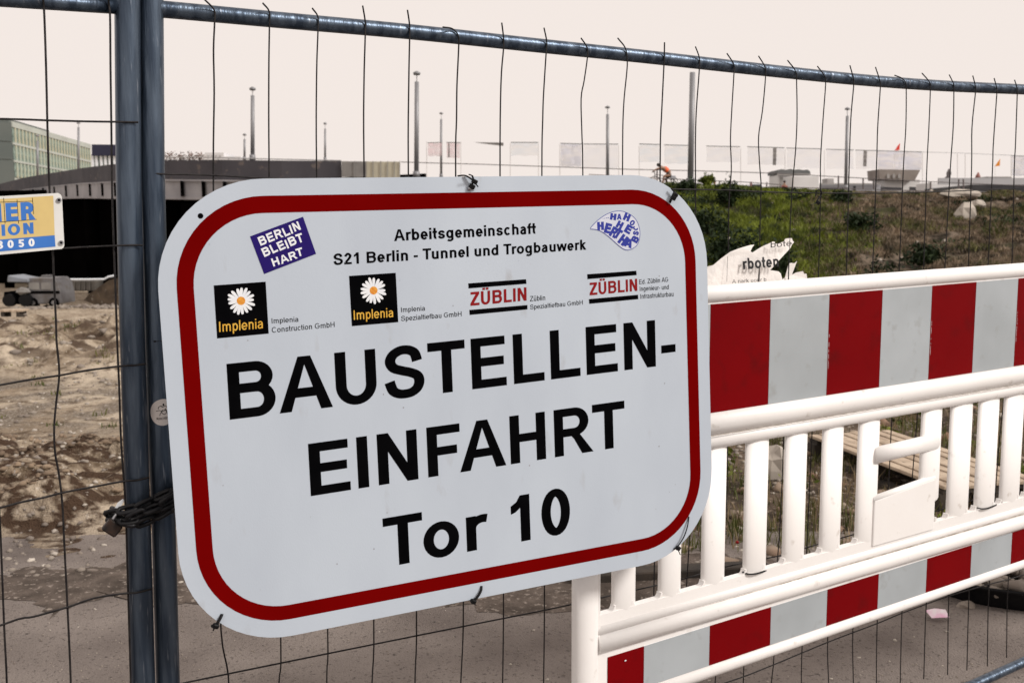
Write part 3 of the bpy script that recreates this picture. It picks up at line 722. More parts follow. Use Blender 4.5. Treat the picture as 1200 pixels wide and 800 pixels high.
# holes in the plate, dust specks
for hx, hy, r in ((235, 253, 3.9), (755.5, 236.5, 0.1),):
    if r > 1:
        p = Print(sgn); c = s_px(hx, hy); p.poly(arc(c[0], c[1], r*1.2, r*1.2, 0, 345, 14), .5); obj('bolt_hole', (p.v, p.f), M['black'], sign)
p = Print(sgn); rd = random.Random(5)
for k in range(26):
    c = (rd.uniform(80, W_-80), rd.uniform(80, H_-80)); r = rd.uniform(.5, 1.5); p.poly(arc(c[0], c[1], r, r*1.3, 0, 300, 5), .3)
tag(obj('dirt_specks', (p.v, p.f), mat('dirt_specks', (.33, .33, .36), (.25, .25, .27), 9, .8), sign), kind='stuff')
# two stickers on the plate
st = obj('square_sticker', prism([sgn(*s_px(*q), .6) for q in ((293, 277), (355, 254), (370.3, 297.4), (309.5, 321))], -SMw[:, 2], .0003), M['navy'], loc=sgn(*s_px(331, 287), .5))
tag(st, 'tilted dark blue sticker reading BERLIN BLEIBT HART on the white sign', 'sticker')
for s, a, b, t, sd_ in (('BERLIN', (305.3, 287.8), (353.2, 269.4), (301.2, 278), 3), ('BLEIBT', (309.8, 301.3), (356.8, 283.0), (305.6, 291.5), 5), ('HART', (320.5, 312.4), (356.2, 299.0), (317.2, 303.4), 9)):
    p = Print(sgn); p.text(s, tbox(s_px, a, b, t), True, w=150, t=150, lev=.75, jitter=45, seed=sd_, track=22); obj('lettering', (p.v, p.f), M['white'], st)
q = [(118, 370), (200, 285), (300, 215), (400, 178), (500, 178), (600, 225), (660, 290), (690, 370), (698, 450), (680, 540), (640, 595), (570, 628), (510, 620), (440, 570), (340, 480), (250, 415), (180, 390)]
q = spline([(680+a/10, 230+b/10) for a, b in q]+[(680+11.8, 230+38.4)], 4)
pz = [tuple(s_px(*a)) for a in q]
ps = obj('drop_sticker', prism([sgn(x, y, .55) for x, y in pz[:-1]], -SMw[:, 2], .0003), M['white'] , loc=sgn(*s_px(725, 272), .5))
tag(ps, 'white teardrop sticker with blue HA HO HE HERTHA lettering on the sign', 'sticker')
ps.data.materials[0] = mat('white_sticker', (.60, .63, .72), (.57, .60, .70), 20, .45)
p = Print(sgn); cc = np.mean(pz, axis=0)
Lf, Rt = ribbon(pz, .55, .55); p.strip(Lf, Rt, .7); obj('outline', (p.v, p.f), M['blueink'], ps)
p = Print(sgn)
for ch, x, y, h, rot, wf in (('H',385,240,70,8,1.15),('A',455,240,62,0,.8),('H',545,245,80,22,1.05),('O',608,312,60,40,.85),('H',462,335,78,28,1.05),('E',562,385,92,30,1.0),('H',236,348,88,-2,1.0),('E',322,375,108,14,.85),('R',392,420,112,28,.75),('T',442,440,108,33,.75),('H',500,512,112,36,.85),('A',566,548,92,20,1.0),('B',640,505,78,-62,1.0),('S',650,432,62,-75,.9),('C',645,375,56,-60,.8)):
    Aw, S = glyph(ch, 235, 190, True); a = math.radians(rot)
    def m(gx, gy, Aw=Aw, a=a, x=x, y=y, h=h, wf=wf):
        dx = (gx-Aw/2)/716*h*wf*1.10; dy = -(gy-358)/716*h*1.10
        return tuple(s_px(680+(x+dx*math.cos(a)-dy*math.sin(a))/10, 230+(y+dx*math.sin(a)+dy*math.cos(a))/10))
    p.glyphs(S, 118, 95, m, .7)
for k in range(4): p.poly([tuple(s_px(680+(265+k*20+math.cos(t)*(4+k))/10, 230+(262-k*3+math.sin(t)*(4+k))/10)) for t in (0, 1.2, 2.5, 3.8, 5)], .7)
obj('lettering', (p.v, p.f), M['blueink'], ps)
# ---------------------------------------------------------------- mesh fence, two panels meeting at the double post
FR = Plane(190, 1.777, 2700)          # right panel
FL = Plane(150, 1.735, 2700)          # left panel, slightly nearer
def wob(P, pts, off, r, amp=.0012, seed=0, sub=4):
    """a hand-bent wire through seen points on plane P"""
    rd = random.Random(seed); Q = [P.P(x, y, off) for x, y in pts]
    Q = smoothpath(Q, sub)
    return [q+np.array([rd.uniform(-amp, amp), rd.uniform(-amp, amp), 0]) for q in Q]
fr = thing('fence_panel', 'long galvanised mesh fence panel running right behind the sign and the barrier', 'fence', FR.W(FR.sh(1200, 700)[0], 0))
# post, rails
pb = [(176, -60), (176.8, 0), (178.4, 200), (183.8, 400), (187.2, 500), (191.5, 600), (197, 800), (201, 900), (204, 975)]
obj('post', tube([FR.P(x, y) for x, y in pb], .0212, 20), M['galv'], fr, True)
rail = [(186, 11), (200, 12), (330, 24), (480, 37.5), (620, 52.5), (750, 66), (880, 80.5), (1000, 93), (1100, 100.5), (1200, 105), (1320, 110), (1500, 121), (1700, 138)]
obj('top_rail', tube(smoothpath([FR.P(x, y) for x, y in rail], 4), .0150, 16), M['galv'], fr, True)
e_ = FR.sh(1700, 138)
rb2 = [FR.P(192, 1142), FR.P(600, 975), FR.P(1100, 815), FR.P(1137, 803.5), FR.P(1200, 775), FR.P(1450, 664), FR.P(1700, 560)]
obj('bottom_rail', tube(rb2, .0150, 14), M['galv'], fr, True)
obj('post', tube([FR.P(1700, 128), FR.P(1702, 580)], .0212, 12), M['galv'], fr, True)
# end weld dimple of the top rail on the post
V = [  # tip, on the rail, then downwards
 [(239,-1),(251,12),(251.5,26),(250.2,60),(251,110),(250,200),(252,400),(256,600),(259,738),(267.5,791),(270,860)],
 [(308,4),(315.5,14),(315.7,32),(315,90),(315.4,200),(319,450),(329,747),(327,800),(328,880)],
 [(366,10),(372.5,20),(372.6,37),(371,90),(371,200),(376,450),(384,737),(383,790),(383,880)],
 [(425,7),(428,26),(428,42),(426.5,100),(426.5,190),(431,450),(438,725),(436,800),(435,880)],
 [(477.5,12),(480,30),(480,46),(479,100),(478.5,200),(482,450),(488,716),(486.5,790),(485,870)],
 [(519,32),(530,34),(537,42),(537.5,56),(535.5,100),(535,140),(534,205),(538,450),(543,703),(540,800),(538,870)],
 [(588,27),(590,44),(590,58),(587,100),(586,205),(588,450),(590,694),(589,800),(588,870)],
 [(637.5,33),(640.5,48),(640,62),(637,110),(636,140),(635,205),(636,450),(638,686),(637,800),(636,870)],
 [(681,45),(688,56),(688.3,68),(684.5,95),(681,116),(682,160),(683,205),(684,450),(684,690),(682,870)],
 [(724,45),(733,57),(735,72),(734.5,85),(730.5,130),(729.5,205),(729,450),(727,680),(722,870)],
 [(778.7,50),(778.5,64),(778,77),(775,140),(774,160),(773.5,205),(771,450),(767,655),(763,860)],
 [(815,55),(819.5,68),(819.5,82),(816,130),(815,165),(815,200),(815,250),(813,400),(808,620),(804,700),(800,850)],
 [(852,63),(860,76),(860,88),(857.5,130),(856,165),(857,200),(854,250),(853,400),(852.5,530),(851,590),(845,700),(838,800),(835,850)],
 [(889,66),(896.5,79),(897,92),(893.5,130),(889,160),(890,190),(892,220),(891,250),(888,400),(882,600),(874.5,710),(871,800)],
 [(923,71),(932.5,84),(933.5,97),(934,140),(932,180),(928,225),(925,290),(922,400),(915,600),(907.5,700),(907,768),(904,800),(903,840)],
 [(958,78),(966,89),(967.5,99),(964.5,140),(961.5,190),(961.5,230),(958.5,340),(951.5,510),(945,650),(940,756),(939,800),(938,840)],
 [(996,77),(1000,92),(1000.3,102),(997,140),(995,200),(994,240),(991,340),(984,500),(976,650),(970,746),(971,800),(971,830)],
 [(1026,79),(1031,95),(1031.5,105),(1028.5,150),(1027,200),(1021.5,340),(1014,500),(1006,650),(999.5,736),(1000,800),(1000,825)],
 [(1048.5,88.5),(1057,92),(1061,97),(1062,106),(1061.5,150),(1058.5,200),(1053,335),(1045,490),(1041,570),(1032,680),(1028,727),(1027,800),(1027,815)],
 [(1080.5,86),(1089.5,97),(1090.2,107),(1088.5,150),(1086,200),(1082,325),(1076,470),(1069,560),(1060,680),(1057,716),(1055,800),(1055,808)],
 [(1112.5,88),(1117.5,99),(1117.8,109),(1117,150),(1113.5,200),(1107,320),(1102,450),(1094,600),(1085.5,707),(1082.5,795)],
 [(1140,89),(1143,101),(1143,110),(1139,150),(1138.5,200),(1134.5,320),(1130,450),(1120,600),(1112,697),(1110.5,790)],
 [(1165,92),(1168,103),(1168,112),(1164,170),(1163,200),(1158,310),(1152,450),(1143,600),(1136,687),(1133,785)],
 [(1189,94),(1192,104),(1192,113),(1190,170),(1188.5,200),(1186,305),(1180,430),(1170,530),(1159,690),(1157,780)],
 [(1211,97),(1214,106),(1215,115),(1213,200),(1208,330),(1198,500),(1182,672),(1179.5,770)]]
for k in range(12):
    x = 1236+k*20.5-k*k*.25; V.append([(x-3,98+k),(x,108+k),(x,116+k),(x-2,250),(x-8,430),(x-24,665-k*4),(x-27,760-k*9)])
for k, pts in enumerate(V):
    Q = []
    for j, (x, y) in enumerate(pts): Q.append(FR.P(x, y, .030 if j == 0 else .0175 if j < 3 else .0165 if j == 3 else .0165))
    Q = smoothpath(Q, 4); rd = random.Random(k)
    pass
    obj('wire', tube(Q, .0016, 6), M['wire'], fr, True)
HZ = [[(181,203.5),(200,204.3),(250,205.5),(330,209.5),(500,214),(700,218.5),(790,221.7),(850,222.7),(900,225),(960,226.3),(1040,226.3),(1100,224.7),(1160,222.3),(1200,221.2),(1300,222),(1480,226)],
      [(180,400),(400,385),(700,366),(900,352),(1200,336),(1480,322)],
      [(184,600),(400,566),(700,524),(900,493),(1200,449),(1480,412)],
      [(190,806),(219,799),(331,776),(450,752),(560,730),(650,712),(744,691),(799,678.5),(849,664),(917,650),(946,641),(1002,625.5),(1099,598),(1131,588.5),(1198,569),(1300,542),(1480,497)],
      [(192,1003),(600,880),(840,803),(900,781),(970,752),(1028,730),(1057,718),(1112,698),(1160,684),(1200,673),(1300,640),(1480,585)]]
for k, pts in enumerate(HZ):
    obj('crosswire', tube(wob(FR, pts, .0195, 0, .00005, 40+k), .0017, 6), M['wire'], fr, True)

fl = thing('fence_panel', 'galvanised mesh fence panel at the left edge carrying the small yellow and blue board', 'fence', FL.W(FL.sh(60, 700)[0], 0))
pa = [(148, -60), (149.2, 0), (150.2, 130), (151.2, 230), (155.3, 400), (161.8, 600), (164.8, 700), (167.8, 800), (171, 900), (173, 985)]
obj('post', tube(smoothpath([FL.P(x, y) for x, y in pa], 3), .0212, 20), M['galv'], fl, True)
obj('top_rail', tube([FL.P(x, y) for x, y in ((-560, -62), (-300, -24), (0, -1), (60, 3), (137, 8))], .0128, 16), M['galv'], fl, True)
obj('post', tube([FL.P(-560, -90), FL.P(-520, 1100)], .0212, 12), M['galv'], fl, True)
obj('bottom_rail', tube([FL.P(x, y) for x, y in ((-530, 1370), (172, 965))], .0128, 12), M['galv'], fl, True)
VL = [[(50,-12),(51,5),(52,20),(54,80),(57,200),(61,270),(63,322),(65.5,375),(66.3,400),(69.5,437),(66,470),(63.5,500),(64.5,530),(69,555),(73,590),(75.5,640),(79,710),(82.8,795),(85,900),(86,1000)],
      [(126.5,-12),(127.5,5),(129,20),(129.5,80),(130.5,150),(131.5,230),(135,330),(137.3,400),(139.5,450),(142,520),(147,592),(150,690),(153.3,800),(156,900),(157,980)],
      [(-24,-20),(-23,-5),(-22,12),(-19,150),(-14,350),(-5,530),(0.3,620),(4.7,730),(8,800),(10,900),(11,1020)]]
for k in range(1, 5):
    VL.append([(-24-76*k-dx, y0) for dx, y0 in ((0,-25-4*k),(-1,-8-4*k),(-2,6-3*k),(-4,150),(-9,350),(-20,540),(-28,730),(-34,1040+40*k))])
for k, pts in enumerate(VL):
    Q = [FL.P(x, y, .026 if j == 0 else .0148) for j, (x, y) in enumerate(pts)]
    obj('wire', tube(smoothpath(Q, 4), .00175, 6), M['wire'], fl, True)
HL = [[(-540,128),(-200,137),(0,139.5),(55,141.2),(100,142.4),(140,143),(162,143.4)],
      [(-540,330),(-200,304),(0,294.5),(75,291),(100,289.5),(140,287.8),(160,287.2),(167,287.6)],
      [(-540,548),(-200,488),(0,451),(40,444),(70,439.7),(100,434.2),(140,429),(160,427.8),(171,426)],
      [(-540,760),(-200,655),(0,594.8),(50,583),(75,576.6),(110,570),(145,563.5),(160,562.5),(175,559)],
      [(-540,970),(-200,815),(0,732.5),(40,722),(79,711),(110,700.5),(145,695),(160,694),(178,689.5)],
      [(-540,1180),(-200,980),(0,872),(80,846),(180,815)]]
for k, pts in enumerate(HL):
    obj('crosswire', tube(smoothpath([FL.P(x, y, .0185 if x < 130 else .0235) for x, y in pts], 4), .0019, 6), M['wire'], fl, True)

# board at the left edge
bl = thing('company_board', 'small white board with yellow field and blue strip on the left fence panel', 'sign', FL.P(20, 295, .028))
def fo(x, y): return FL.sh(x, y, .030)
def bw(s, h, lev=0.0): return FL.W(s, h, .030+lev*.001)
cn = [(-150, 238.2), (68, 226.2), (71.2, 228), (72.6, 231), (75.4, 287.5), (74.4, 290.3), (72, 291.7), (-150, 312.5)]
obj('board_plate', prism([bw(*fo(*c)) for c in cn], FL.n, .004), M['white'], bl).data.materials[0] = mat('board_white', (.72, .72, .70), (.62, .62, .60), 12, .45, c=(.4, .4, .38), cscale=30, clo=.7)
def fpoly(name, pts, m, lev=.4):
    p = Print(bw); p.poly([fo(*c) for c in pts], lev); return obj(name, (p.v, p.f), m, bl)
fpoly('yellow_field', [(-140, 242.5), (62.4, 229.4), (64, 275.6), (-140, 292.0)], mat('cream_yellow_print', (.66, .50, .20), (.60, .45, .18), 20, .5))
fpoly('blue_strip', [(-140, 292.2), (64.05, 275.7), (65, 288.9), (-140, 307)], mat('bright_blue_print', (.035, .17, .55), (.03, .15, .5), 20, .5), .45)
MB_ = bpy.data.materials['bright_blue_print']
def ftext(s, a, b, c3, m, **k):
    p = Print(bw); p.text(s, tbox(fo, a, b, c3), True, lev=.5, **k); obj('lettering', (p.v, p.f), m, bl)
fpoly('lettering', [(-7, 239.2), (1, 238.3), (2.2, 259.6), (-6, 260.3)], MB_, .5)
ftext('ER', (7.2, 259.3), (40.3, 257.5), (6, 238), MB_, w=235, t=170)
ftext('ION', (2.8, 276.6), (39.8, 273.7), (2.1, 263.3), MB_, w=200, t=160, track=60)
ftext('8050', (-3, 291.7), (40.5, 288.4), (-3.6, 282.6), M['white'], w=180, t=150, track=260)
p = Print(bw)
for a, b in (((-5, 237.2), (38.5, 235.8)), ((-5, 260.6), (43, 257.2)), ((38, 232), (39.3, 251)), ((4.3, 232), (6, 262)), ((20, 234), (21.8, 262))):
    q = [fo(*a), fo(*b)]; Lf, Rt = ribbon(q, .0004, .0004); p.strip(Lf, Rt, .55)
obj('fine_lines', (p.v, p.f), M['black'], bl)
for x, y in ((69, 234.6), (71.6, 284.4)):
    c = FL.P(x, y, .0305); rv = obj('rivet', tube([c, c+FL.n*.002], .0040, 14), M['steel'], bl, False); obj('rivet_hole', tube([c+FL.n*.002, c+FL.n*.0024], .0022, 10), M['black'], rv)

# chain with padlock round the two posts
ch = thing('chain', 'black steel chain wound twice round the two fence posts', 'chain', FL.P(172, 640, .03))
def link_mesh(c, t, n, L=.040, Wd=.022, r=.0042, roll=0.0):
    t = t/np.linalg.norm(t); n = n-t*(n @ t); n /= np.linalg.norm(n); b = np.cross(t, n)
    n, b = n*math.cos(roll)+b*math.sin(roll), b*math.cos(roll)-n*math.sin(roll)
    pts = []
    hs = L/2-Wd/2
    for a in range(0, 360, 30):
        ca, sa = math.cos(math.radians(a)), math.sin(math.radians(a))
        pts.append(c+t*(math.copysign(hs, ca) if abs(ca) > 1e-6 else 0)+t*ca*(Wd/2-r)+b*sa*(Wd/2-r))
    pts.append(pts[0]); pts.append(pts[1])
    return tube(pts, r, 7, caps=False)
MC = mat('black_chain_steel', (.004, .004, .005), (.010, .010, .012), 80, .45, .2, spec=.3)
def wrap(pxs, front, seed):
    Q = smoothpath([FL.P(x, y, o) for x, y, o in pxs], 10)
    d = [0]
    for i in range(1, len(Q)): d.append(d[-1]+np.linalg.norm(Q[i]-Q[i-1]))
    n = int(d[-1]/.0275); rd = random.Random(seed)
    for k in range(n+1):
        s = d[-1]*k/max(n, 1); i = min(range(len(d)-1), key=lambda j: abs(d[j]-s)); t = Q[i+1]-Q[i]
        obj('chain_link', link_mesh(Q[i], t, FL.n, roll=math.pi/2*(k % 2)+.5+rd.uniform(-.2, .2)), MC, ch, True)
wrap([(132, 601, .012), (144, 598, .030), (162, 593, .034), (180, 585, .030), (195, 578, .034), (207, 573, .024), (214, 570, -.005)], 1, 1)
wrap([(134, 610, .012), (146, 610, .032), (163, 607, .036), (181, 598, .032), (196, 592, .034), (206, 588, .024), (213, 585, -.005)], 1, 2)
wrap([(136, 600, -.006), (150, 606, .033), (166, 600, .043), (182, 594, .040), (200, 584, .040), (208, 580, .02)], 1, 3)
wrap([(133, 606, .004), (147, 612, .030), (163, 613, .036), (182, 606, .034), (199, 597, .034), (208, 592, .02)], 1, 4)
pl = thing('padlock', 'small dark padlock hanging from the chain at the left fence post', 'padlock', FL.P(132, 632, .02))
c = FL.P(131.5, 618, .022); u = FL.a; z = np.array([0, 0, 1.]); d1 = (u*.75-z*.66); d2 = (u*.66+z*.75)
q = [c-d1*.014-d2*.012, c+d1*.014-d2*.012, c+d1*.014+d2*.012, c-d1*.014+d2*.012]
obj('lock_body', bevelled(quadbox(*[x+FL.n*.006 for x in q], FL.n, .013), .0025), mat('weathered_brass', (.03, .014, .008), (.006, .005, .005), 80, .5, .2), pl)
obj('shackle', tube(smoothpath([c-d1*.008+d2*.01, c-d1*.009+d2*.026, c+d2*.033, c+d1*.009+d2*.026, c+d1*.008+d2*.01], 4), .003, 8), M['steel'], pl, True)
tg = obj('plastic_scrap', prism([FL.P(*a, .012) for a in ((134, 596), (138, 589), (144, 584.5), (146, 586), (143, 591), (138, 597))], FL.n, .002), M['white'], loc=FL.P(140, 597, .012))
tag(tg, 'scrap of white plastic caught behind the chain at the left post', 'plastic scrap')

# round sticker wrapped on the right post
cpx = FR.P(186.6, 481, 0); tang = FR.a; axis_pt = cpx; _dc = CAM-cpx; PH0 = math.atan2(float(_dc @ FR.a), float(_dc @ FR.n))+.31
def stick(x, y, lev=0.0):      # mm, y up; curved round the tube
    R = .0212+.0004+lev*.001; a = x*.001/.0212+PH0
    return axis_pt+tang*math.sin(a)*R+FR.n*math.cos(a)*R+np.array([0, 0, y*.001])
vs = [stick(0, 0)]; fs = []
for i in range(1, 6):
    for k in range(28):
        a = 2*math.pi*k/28; vs.append(stick(4.6*i*math.cos(a), 4.9*i*math.sin(a)))
for k in range(28):
    fs.append((0, 1+k, 1+(k+1) % 28))
    for i in range(4): fs.append((1+i*28+k, 1+(i+1)*28+k, 1+(i+1)*28+(k+1) % 28, 1+i*28+(k+1) % 28))
rs = obj('round_sticker', (vs, fs), mat('round_sticker_white', (.72, .66, .62), (.66, .6, .57), 50, .5), smooth=True, loc=stick(0, -22))
tag(rs, 'round white sticker with a small running figure stuck on the second post beside the sign', 'sticker')
p = Print(stick)
def st_line(pts, hw=.5):
    Lf, Rt = ribbon(pts, hw, hw); p.strip(Lf, Rt, .2)
st_line(spline([(-12, 3), (-6, 4), (-2, 2), (3, 4), (5, 7)])); st_line(arc(-4, 8, 4, 4, 200, 20, 8)); st_line(spline([(-2, 2), (-5, -2), (-6, -6)])); st_line(spline([(3, 4), (7, 1), (8, -4)]))
st_line(spline([(0, 5), (-3, 1), (2, -4), (7, 1), (4, 5), (2, 3)])); st_line(spline([(-4, 12), (0, 10), (4, 12), (7, 9)])); p.poly(arc(1, 14, 1.6, 2.2, 0, 320, 8), .2)
p.text('ROCKET', [(-11.5, -13), (10, -13), (-11.5, -9), (10, -9)], True, lev=.2); st_line([(-9, -16.5), (8, -16.5)], .3)
obj('figure_print', (p.v, p.f), M['black'], rs)

# cable ties on the sign and the fence
def tie(label, path, P=None, r=.0022, head=None, tails=(), f=None):
    t = thing('cable_tie', label, 'cable tie', path[len(path)//2], 'black cable ties')
    obj('strap', tube(smoothpath(path, 4), r, 6, flat=.6), M['tie'], t, True)
    for h in (head if isinstance(head, list) else [head] if head is not None else []): obj('tie_head', bevelled(box(h-np.array([0, 0, .0045]), .011, .008, .009, .5, (.3, .4)), .0015), M['tie'], t)
    for q in tails: obj('tail', tube(q, r*.75, 5, flat=.5), M['tie'], t)
    return t
def sp(px, py, lev): c = s_px(px, py); return sgn(c[0], c[1], lev)
tie('black cable tie knotted over the middle of the top edge of the sign', [sp(540, 205.5, -14), sp(544, 205.8, 2), sp(549, 209, 7), sp(553, 213.5, 8), sp(549.5, 219, 2)], head=[sp(553, 213, 8), sp(551, 218.5, 4)], tails=[[sp(553, 213, 9), sp(558.5, 219.5, 8)], [sp(553, 212, 9), sp(550, 207, 16), sp(545, 205.5, 20)]], r=.0027)
obj('tie_bolt', ball(sp(549.3, 221.3, 3), .004, 8, 6), M['steel'], bpy.data.objects['cable_tie'], True)
tie('black cable tie at the upper right corner of the sign beside the embankment', [sp(796, 231.5, -12), sp(791, 229, 5), sp(787.5, 226, 9), sp(785.5, 230, 9), sp(784, 237.5, 3)], head=[sp(787.5, 228.5, 8), sp(785.8, 232, 7)], tails=[[sp(788, 226, 8), sp(784, 221, 8)]], r=.0036)
tie('black cable tie at the lower left corner of the sign', [sp(260, 719, 1), sp(257.5, 723, 5), sp(252.5, 731, 5), sp(249, 735, -8)], head=[sp(251, 731.5, 5)], tails=[[sp(252, 731, 6), sp(249.5, 737.5, 4)]], r=.0032)
tie('black cable tie over the middle of the bottom edge of the sign', [sp(564, 686, 1), sp(562, 692, 5), sp(555, 701, 6), sp(549, 703, -8)], head=[sp(552.5, 703, 5)], tails=[[sp(552, 703, 6), sp(557, 708, 4)]], r=.0026)
tie('long black cable tie at the lower right corner of the sign', [sp(807, 605, 1), sp(804, 616, 5), sp(799, 629, 6), sp(791, 641, 4), sp(789, 645, -12)], head=[sp(792, 641, 5)], tails=[[sp(792, 641, 6), sp(796, 649, 4)]], r=.0022)
tie('black cable tie clipped on the fence wires high above the torn paper', [FR.P(955, 224, .02), FR.P(961, 222.5, .028), FR.P(962.5, 228, .026), FR.P(957, 236, .026), FR.P(959, 240, .022)], head=[FR.P(957.5, 237, .026)], tails=[[FR.P(957, 238, .026), FR.P(950.5, 240, .03)], [FR.P(957, 224, .024), FR.P(955.5, 230, .028)]], r=.0024)
# torn paper notice
TP = [(824,317),(826,314),(830,312),(836,310.6),(845,303),(856,295),(867.5,290.6),(880,287),(884,286.8),(881.5,290),(879.5,294.5),(882,296),(888,292),(895,288),(900,286),(906,283),(908.5,283.6),(907.5,286),(913,285),(919,283),(920,280),(923,279.3),(928,279),(929,282),(930.6,284),(928.5,286),(926,291),(919,298.5),(913,305),(907,312),(902.5,316.5),(908,317.2),(912.5,318),(915,320.5),(917,327.5),(920,325),(922.5,316),(924.4,308.7),(927.5,308),(931,308.5),(934,306),(931,314),(928,322),(933,319.4),(937,318.5),(941,317.7),(942.5,321),(945,320.6),(946,326),(947,350),(824,352)]
def twarp(x, y): return .019+.006*math.sin((x-824)*.05)+.004*math.sin(y*.13)+max(0, (300-y))*.0004
fronts = [FR.P(x, y, twarp(x, y)) for x, y in TP]
MP = mat('weathered_paper', (.86, .82, .79), (.74, .71, .69), 14, .8, bump=.25, bscale=60)
pn = obj('torn_notice', prism(fronts, FR.n, .0009), MP, loc=FR.P(880, 335, .02))
tag(pn, 'torn white paper notice with the remains of the word verboten showing above the barrier', 'notice')
def tpw(s, h, lev=0.0):
    return FR.W(s, h, .0335+lev*.001)
def tfo(x, y): return FR.sh(x, y, .0335)
p = Print(tpw); p.text('rboten', tbox(tfo, (871, 315.8), (913, 312.4), (870.0, 302.6)), True, w=165, t=135); 
p.text('bote', tbox(tfo, (903, 290.2), (927.5, 288), (903, 283.6)), False)
p.text('A nark uour b', tbox(tfo, (858, 332), (898, 329.5), (857.8, 327.6)), False)
Lf, Rt = ribbon([tfo(852.5, 300.5), tfo(851.8, 330)], .0006, .0006); p.strip(Lf, Rt)
o = obj('lettering', (p.v, p.f), mat('faded_black_ink', (.012, .012, .014), (.05, .05, .055), 40, .7, spec=.1), pn)
# ---------------------------------------------------------------- white plastic barrier
BP = Plane(832, 2.28, 2600)
def bs(px, py, off=0.0): return BP.sh(px, py, off)
def bpt(px, py, off=0.0): return BP.P(px, py, off)
XE = 1480           # the barrier runs on beyond the right edge
bar = thing('safety_barrier', 'white plastic road barrier with red and silver striped boards in front of the fence', 'barrier', BP.W(bs(1000, 700)[0], 0))
PL = M['plastic']
def lin(x, a, b):  # pixel line through a, b
    return a[1]+(b[1]-a[1])*(x-a[0])/(b[0]-a[0])
LN = {  # seen edges as pixel lines
 'toptop': ((825.5,334.8),(1200,307.8)), 'topbot': ((831,355.8),(1200,325)), 's1bot': ((862,478),(1200,426.2)),
 'groove1': ((832,508),(1200,447.5)), 'midbot': ((834,525.3),(1175.5,464)), 'openbot': ((745,706.5),(1130,600)),
 'groove2': ((702,742.5),(1120,622.5)), 'low_bot': ((702,761.5),(1200,617.8)), 's2top': ((712.5,766),(1182.5,622)),
 's2bot': ((832,776),(1182,659)), 'tubebot': ((900,768.5),(1200,662.7))}
def S_H(name, s, off=0.0):
    """height on the barrier plane of a seen edge at distance s"""
    a, b = LN[name]; s0, h0 = bs(*a, off); s1, h1 = bs(*b, off)
    return h0+(h1-h0)*(s-s0)/(s1-s0)
s_of = lambda px, py, off=0.0: bs(px, py, off)[0]
SL = s_of(676, 740); SE = s_of(XE, 500); SP = s_of(702, 745)
def bar_tube(name, hfun, r, flat=1.0, off=0.0, s0=None, s1=None, n=14):
    s0 = SP-.01 if s0 is None else s0; s1 = SE if s1 is None else s1
    return obj(name, tube([BP.W(s, hfun(s), off) for s in np.linspace(s0, s1, 6)], r, n, flat=flat, u0=(0, 0, 1)), PL, bar, True)
mid = lambda a, b: (lambda s: .5*(S_H(a, s)+S_H(b, s)))
def half(a, b, s=None):
    s = s_of(1000, 500) if s is None else s; return abs(S_H(a, s)-S_H(b, s))/2
bar_tube('top_tube', mid('toptop', 'topbot'), half('toptop', 'topbot'), .95, 0, s0=SL-.02)
def slab(name, htop, hbot, o1, th, m=PL, s0=None, s1=None, par=bar, bev=.0):
    s0 = SP-.02 if s0 is None else s0; s1 = SE if s1 is None else s1
    vf = quadbox(BP.W(s0, hbot(s0), o1), BP.W(s1, hbot(s1), o1), BP.W(s1, htop(s1), o1), BP.W(s0, htop(s0), o1), BP.n, th)
    if bev: vf = bevelled(vf, bev, 2)
    return obj(name, vf, m, par)
H = lambda nm, d=0.0: (lambda s: S_H(nm, s)+d)
slab('upper_board', H('topbot', .012), H('s1bot', -.012), .010, .022)
# mid rail: two bulges with a seam between
bar_tube('mid_rail', mid('s1bot', 'groove1'), half('s1bot', 'groove1')+.001, .80, .006)
bar_tube('mid_rail', mid('groove1', 'midbot'), half('groove1', 'midbot')+.0015, .85, .003)
slab('rail_core', H('s1bot', -.006), H('midbot', .006), .010, .026)
slab('end_post_head', H('toptop', -.01), H('low_bot', .0), .012, .03, s0=SL, s1=SL+.055)
# stripes on the boards
def stripes(xs, ytop, ybot, ha, hb, first, off, lab=None):
    for k in range(len(xs)-1):
        s0 = s_of(xs[k], (ytop+ybot)/2, off); s1 = s_of(xs[k+1], (ytop+ybot)/2, off); red = (k % 2 == 0) == first
        vf = quadbox(BP.W(s0+.0004, hb(s0), off), BP.W(s1-.0004, hb(s1), off), BP.W(s1-.0004, ha(s1), off), BP.W(s0+.0004, ha(s0), off), BP.n, .0015)
        obj('stripe', vf, M['foilred'] if red else M['foilgrey'], bar)
stripes([690, 762, 832.3, 902.5, 971, 1033, 1090.5, 1142, 1190.5, 1236, 1279, 1320, 1360, 1398, 1434, 1468], 340, 420, H('topbot', -.0005), H('s1bot', .0005), True, .0118)
stripes([712.8, 755.5, 832.6, 904, 969.5, 1029, 1084.7, 1136, 1182.3, 1226, 1266, 1303, 1339, 1373, 1406, 1438, 1468], 700, 690, H('s2top', -.0012), H('s2bot', .001), True, .0118)
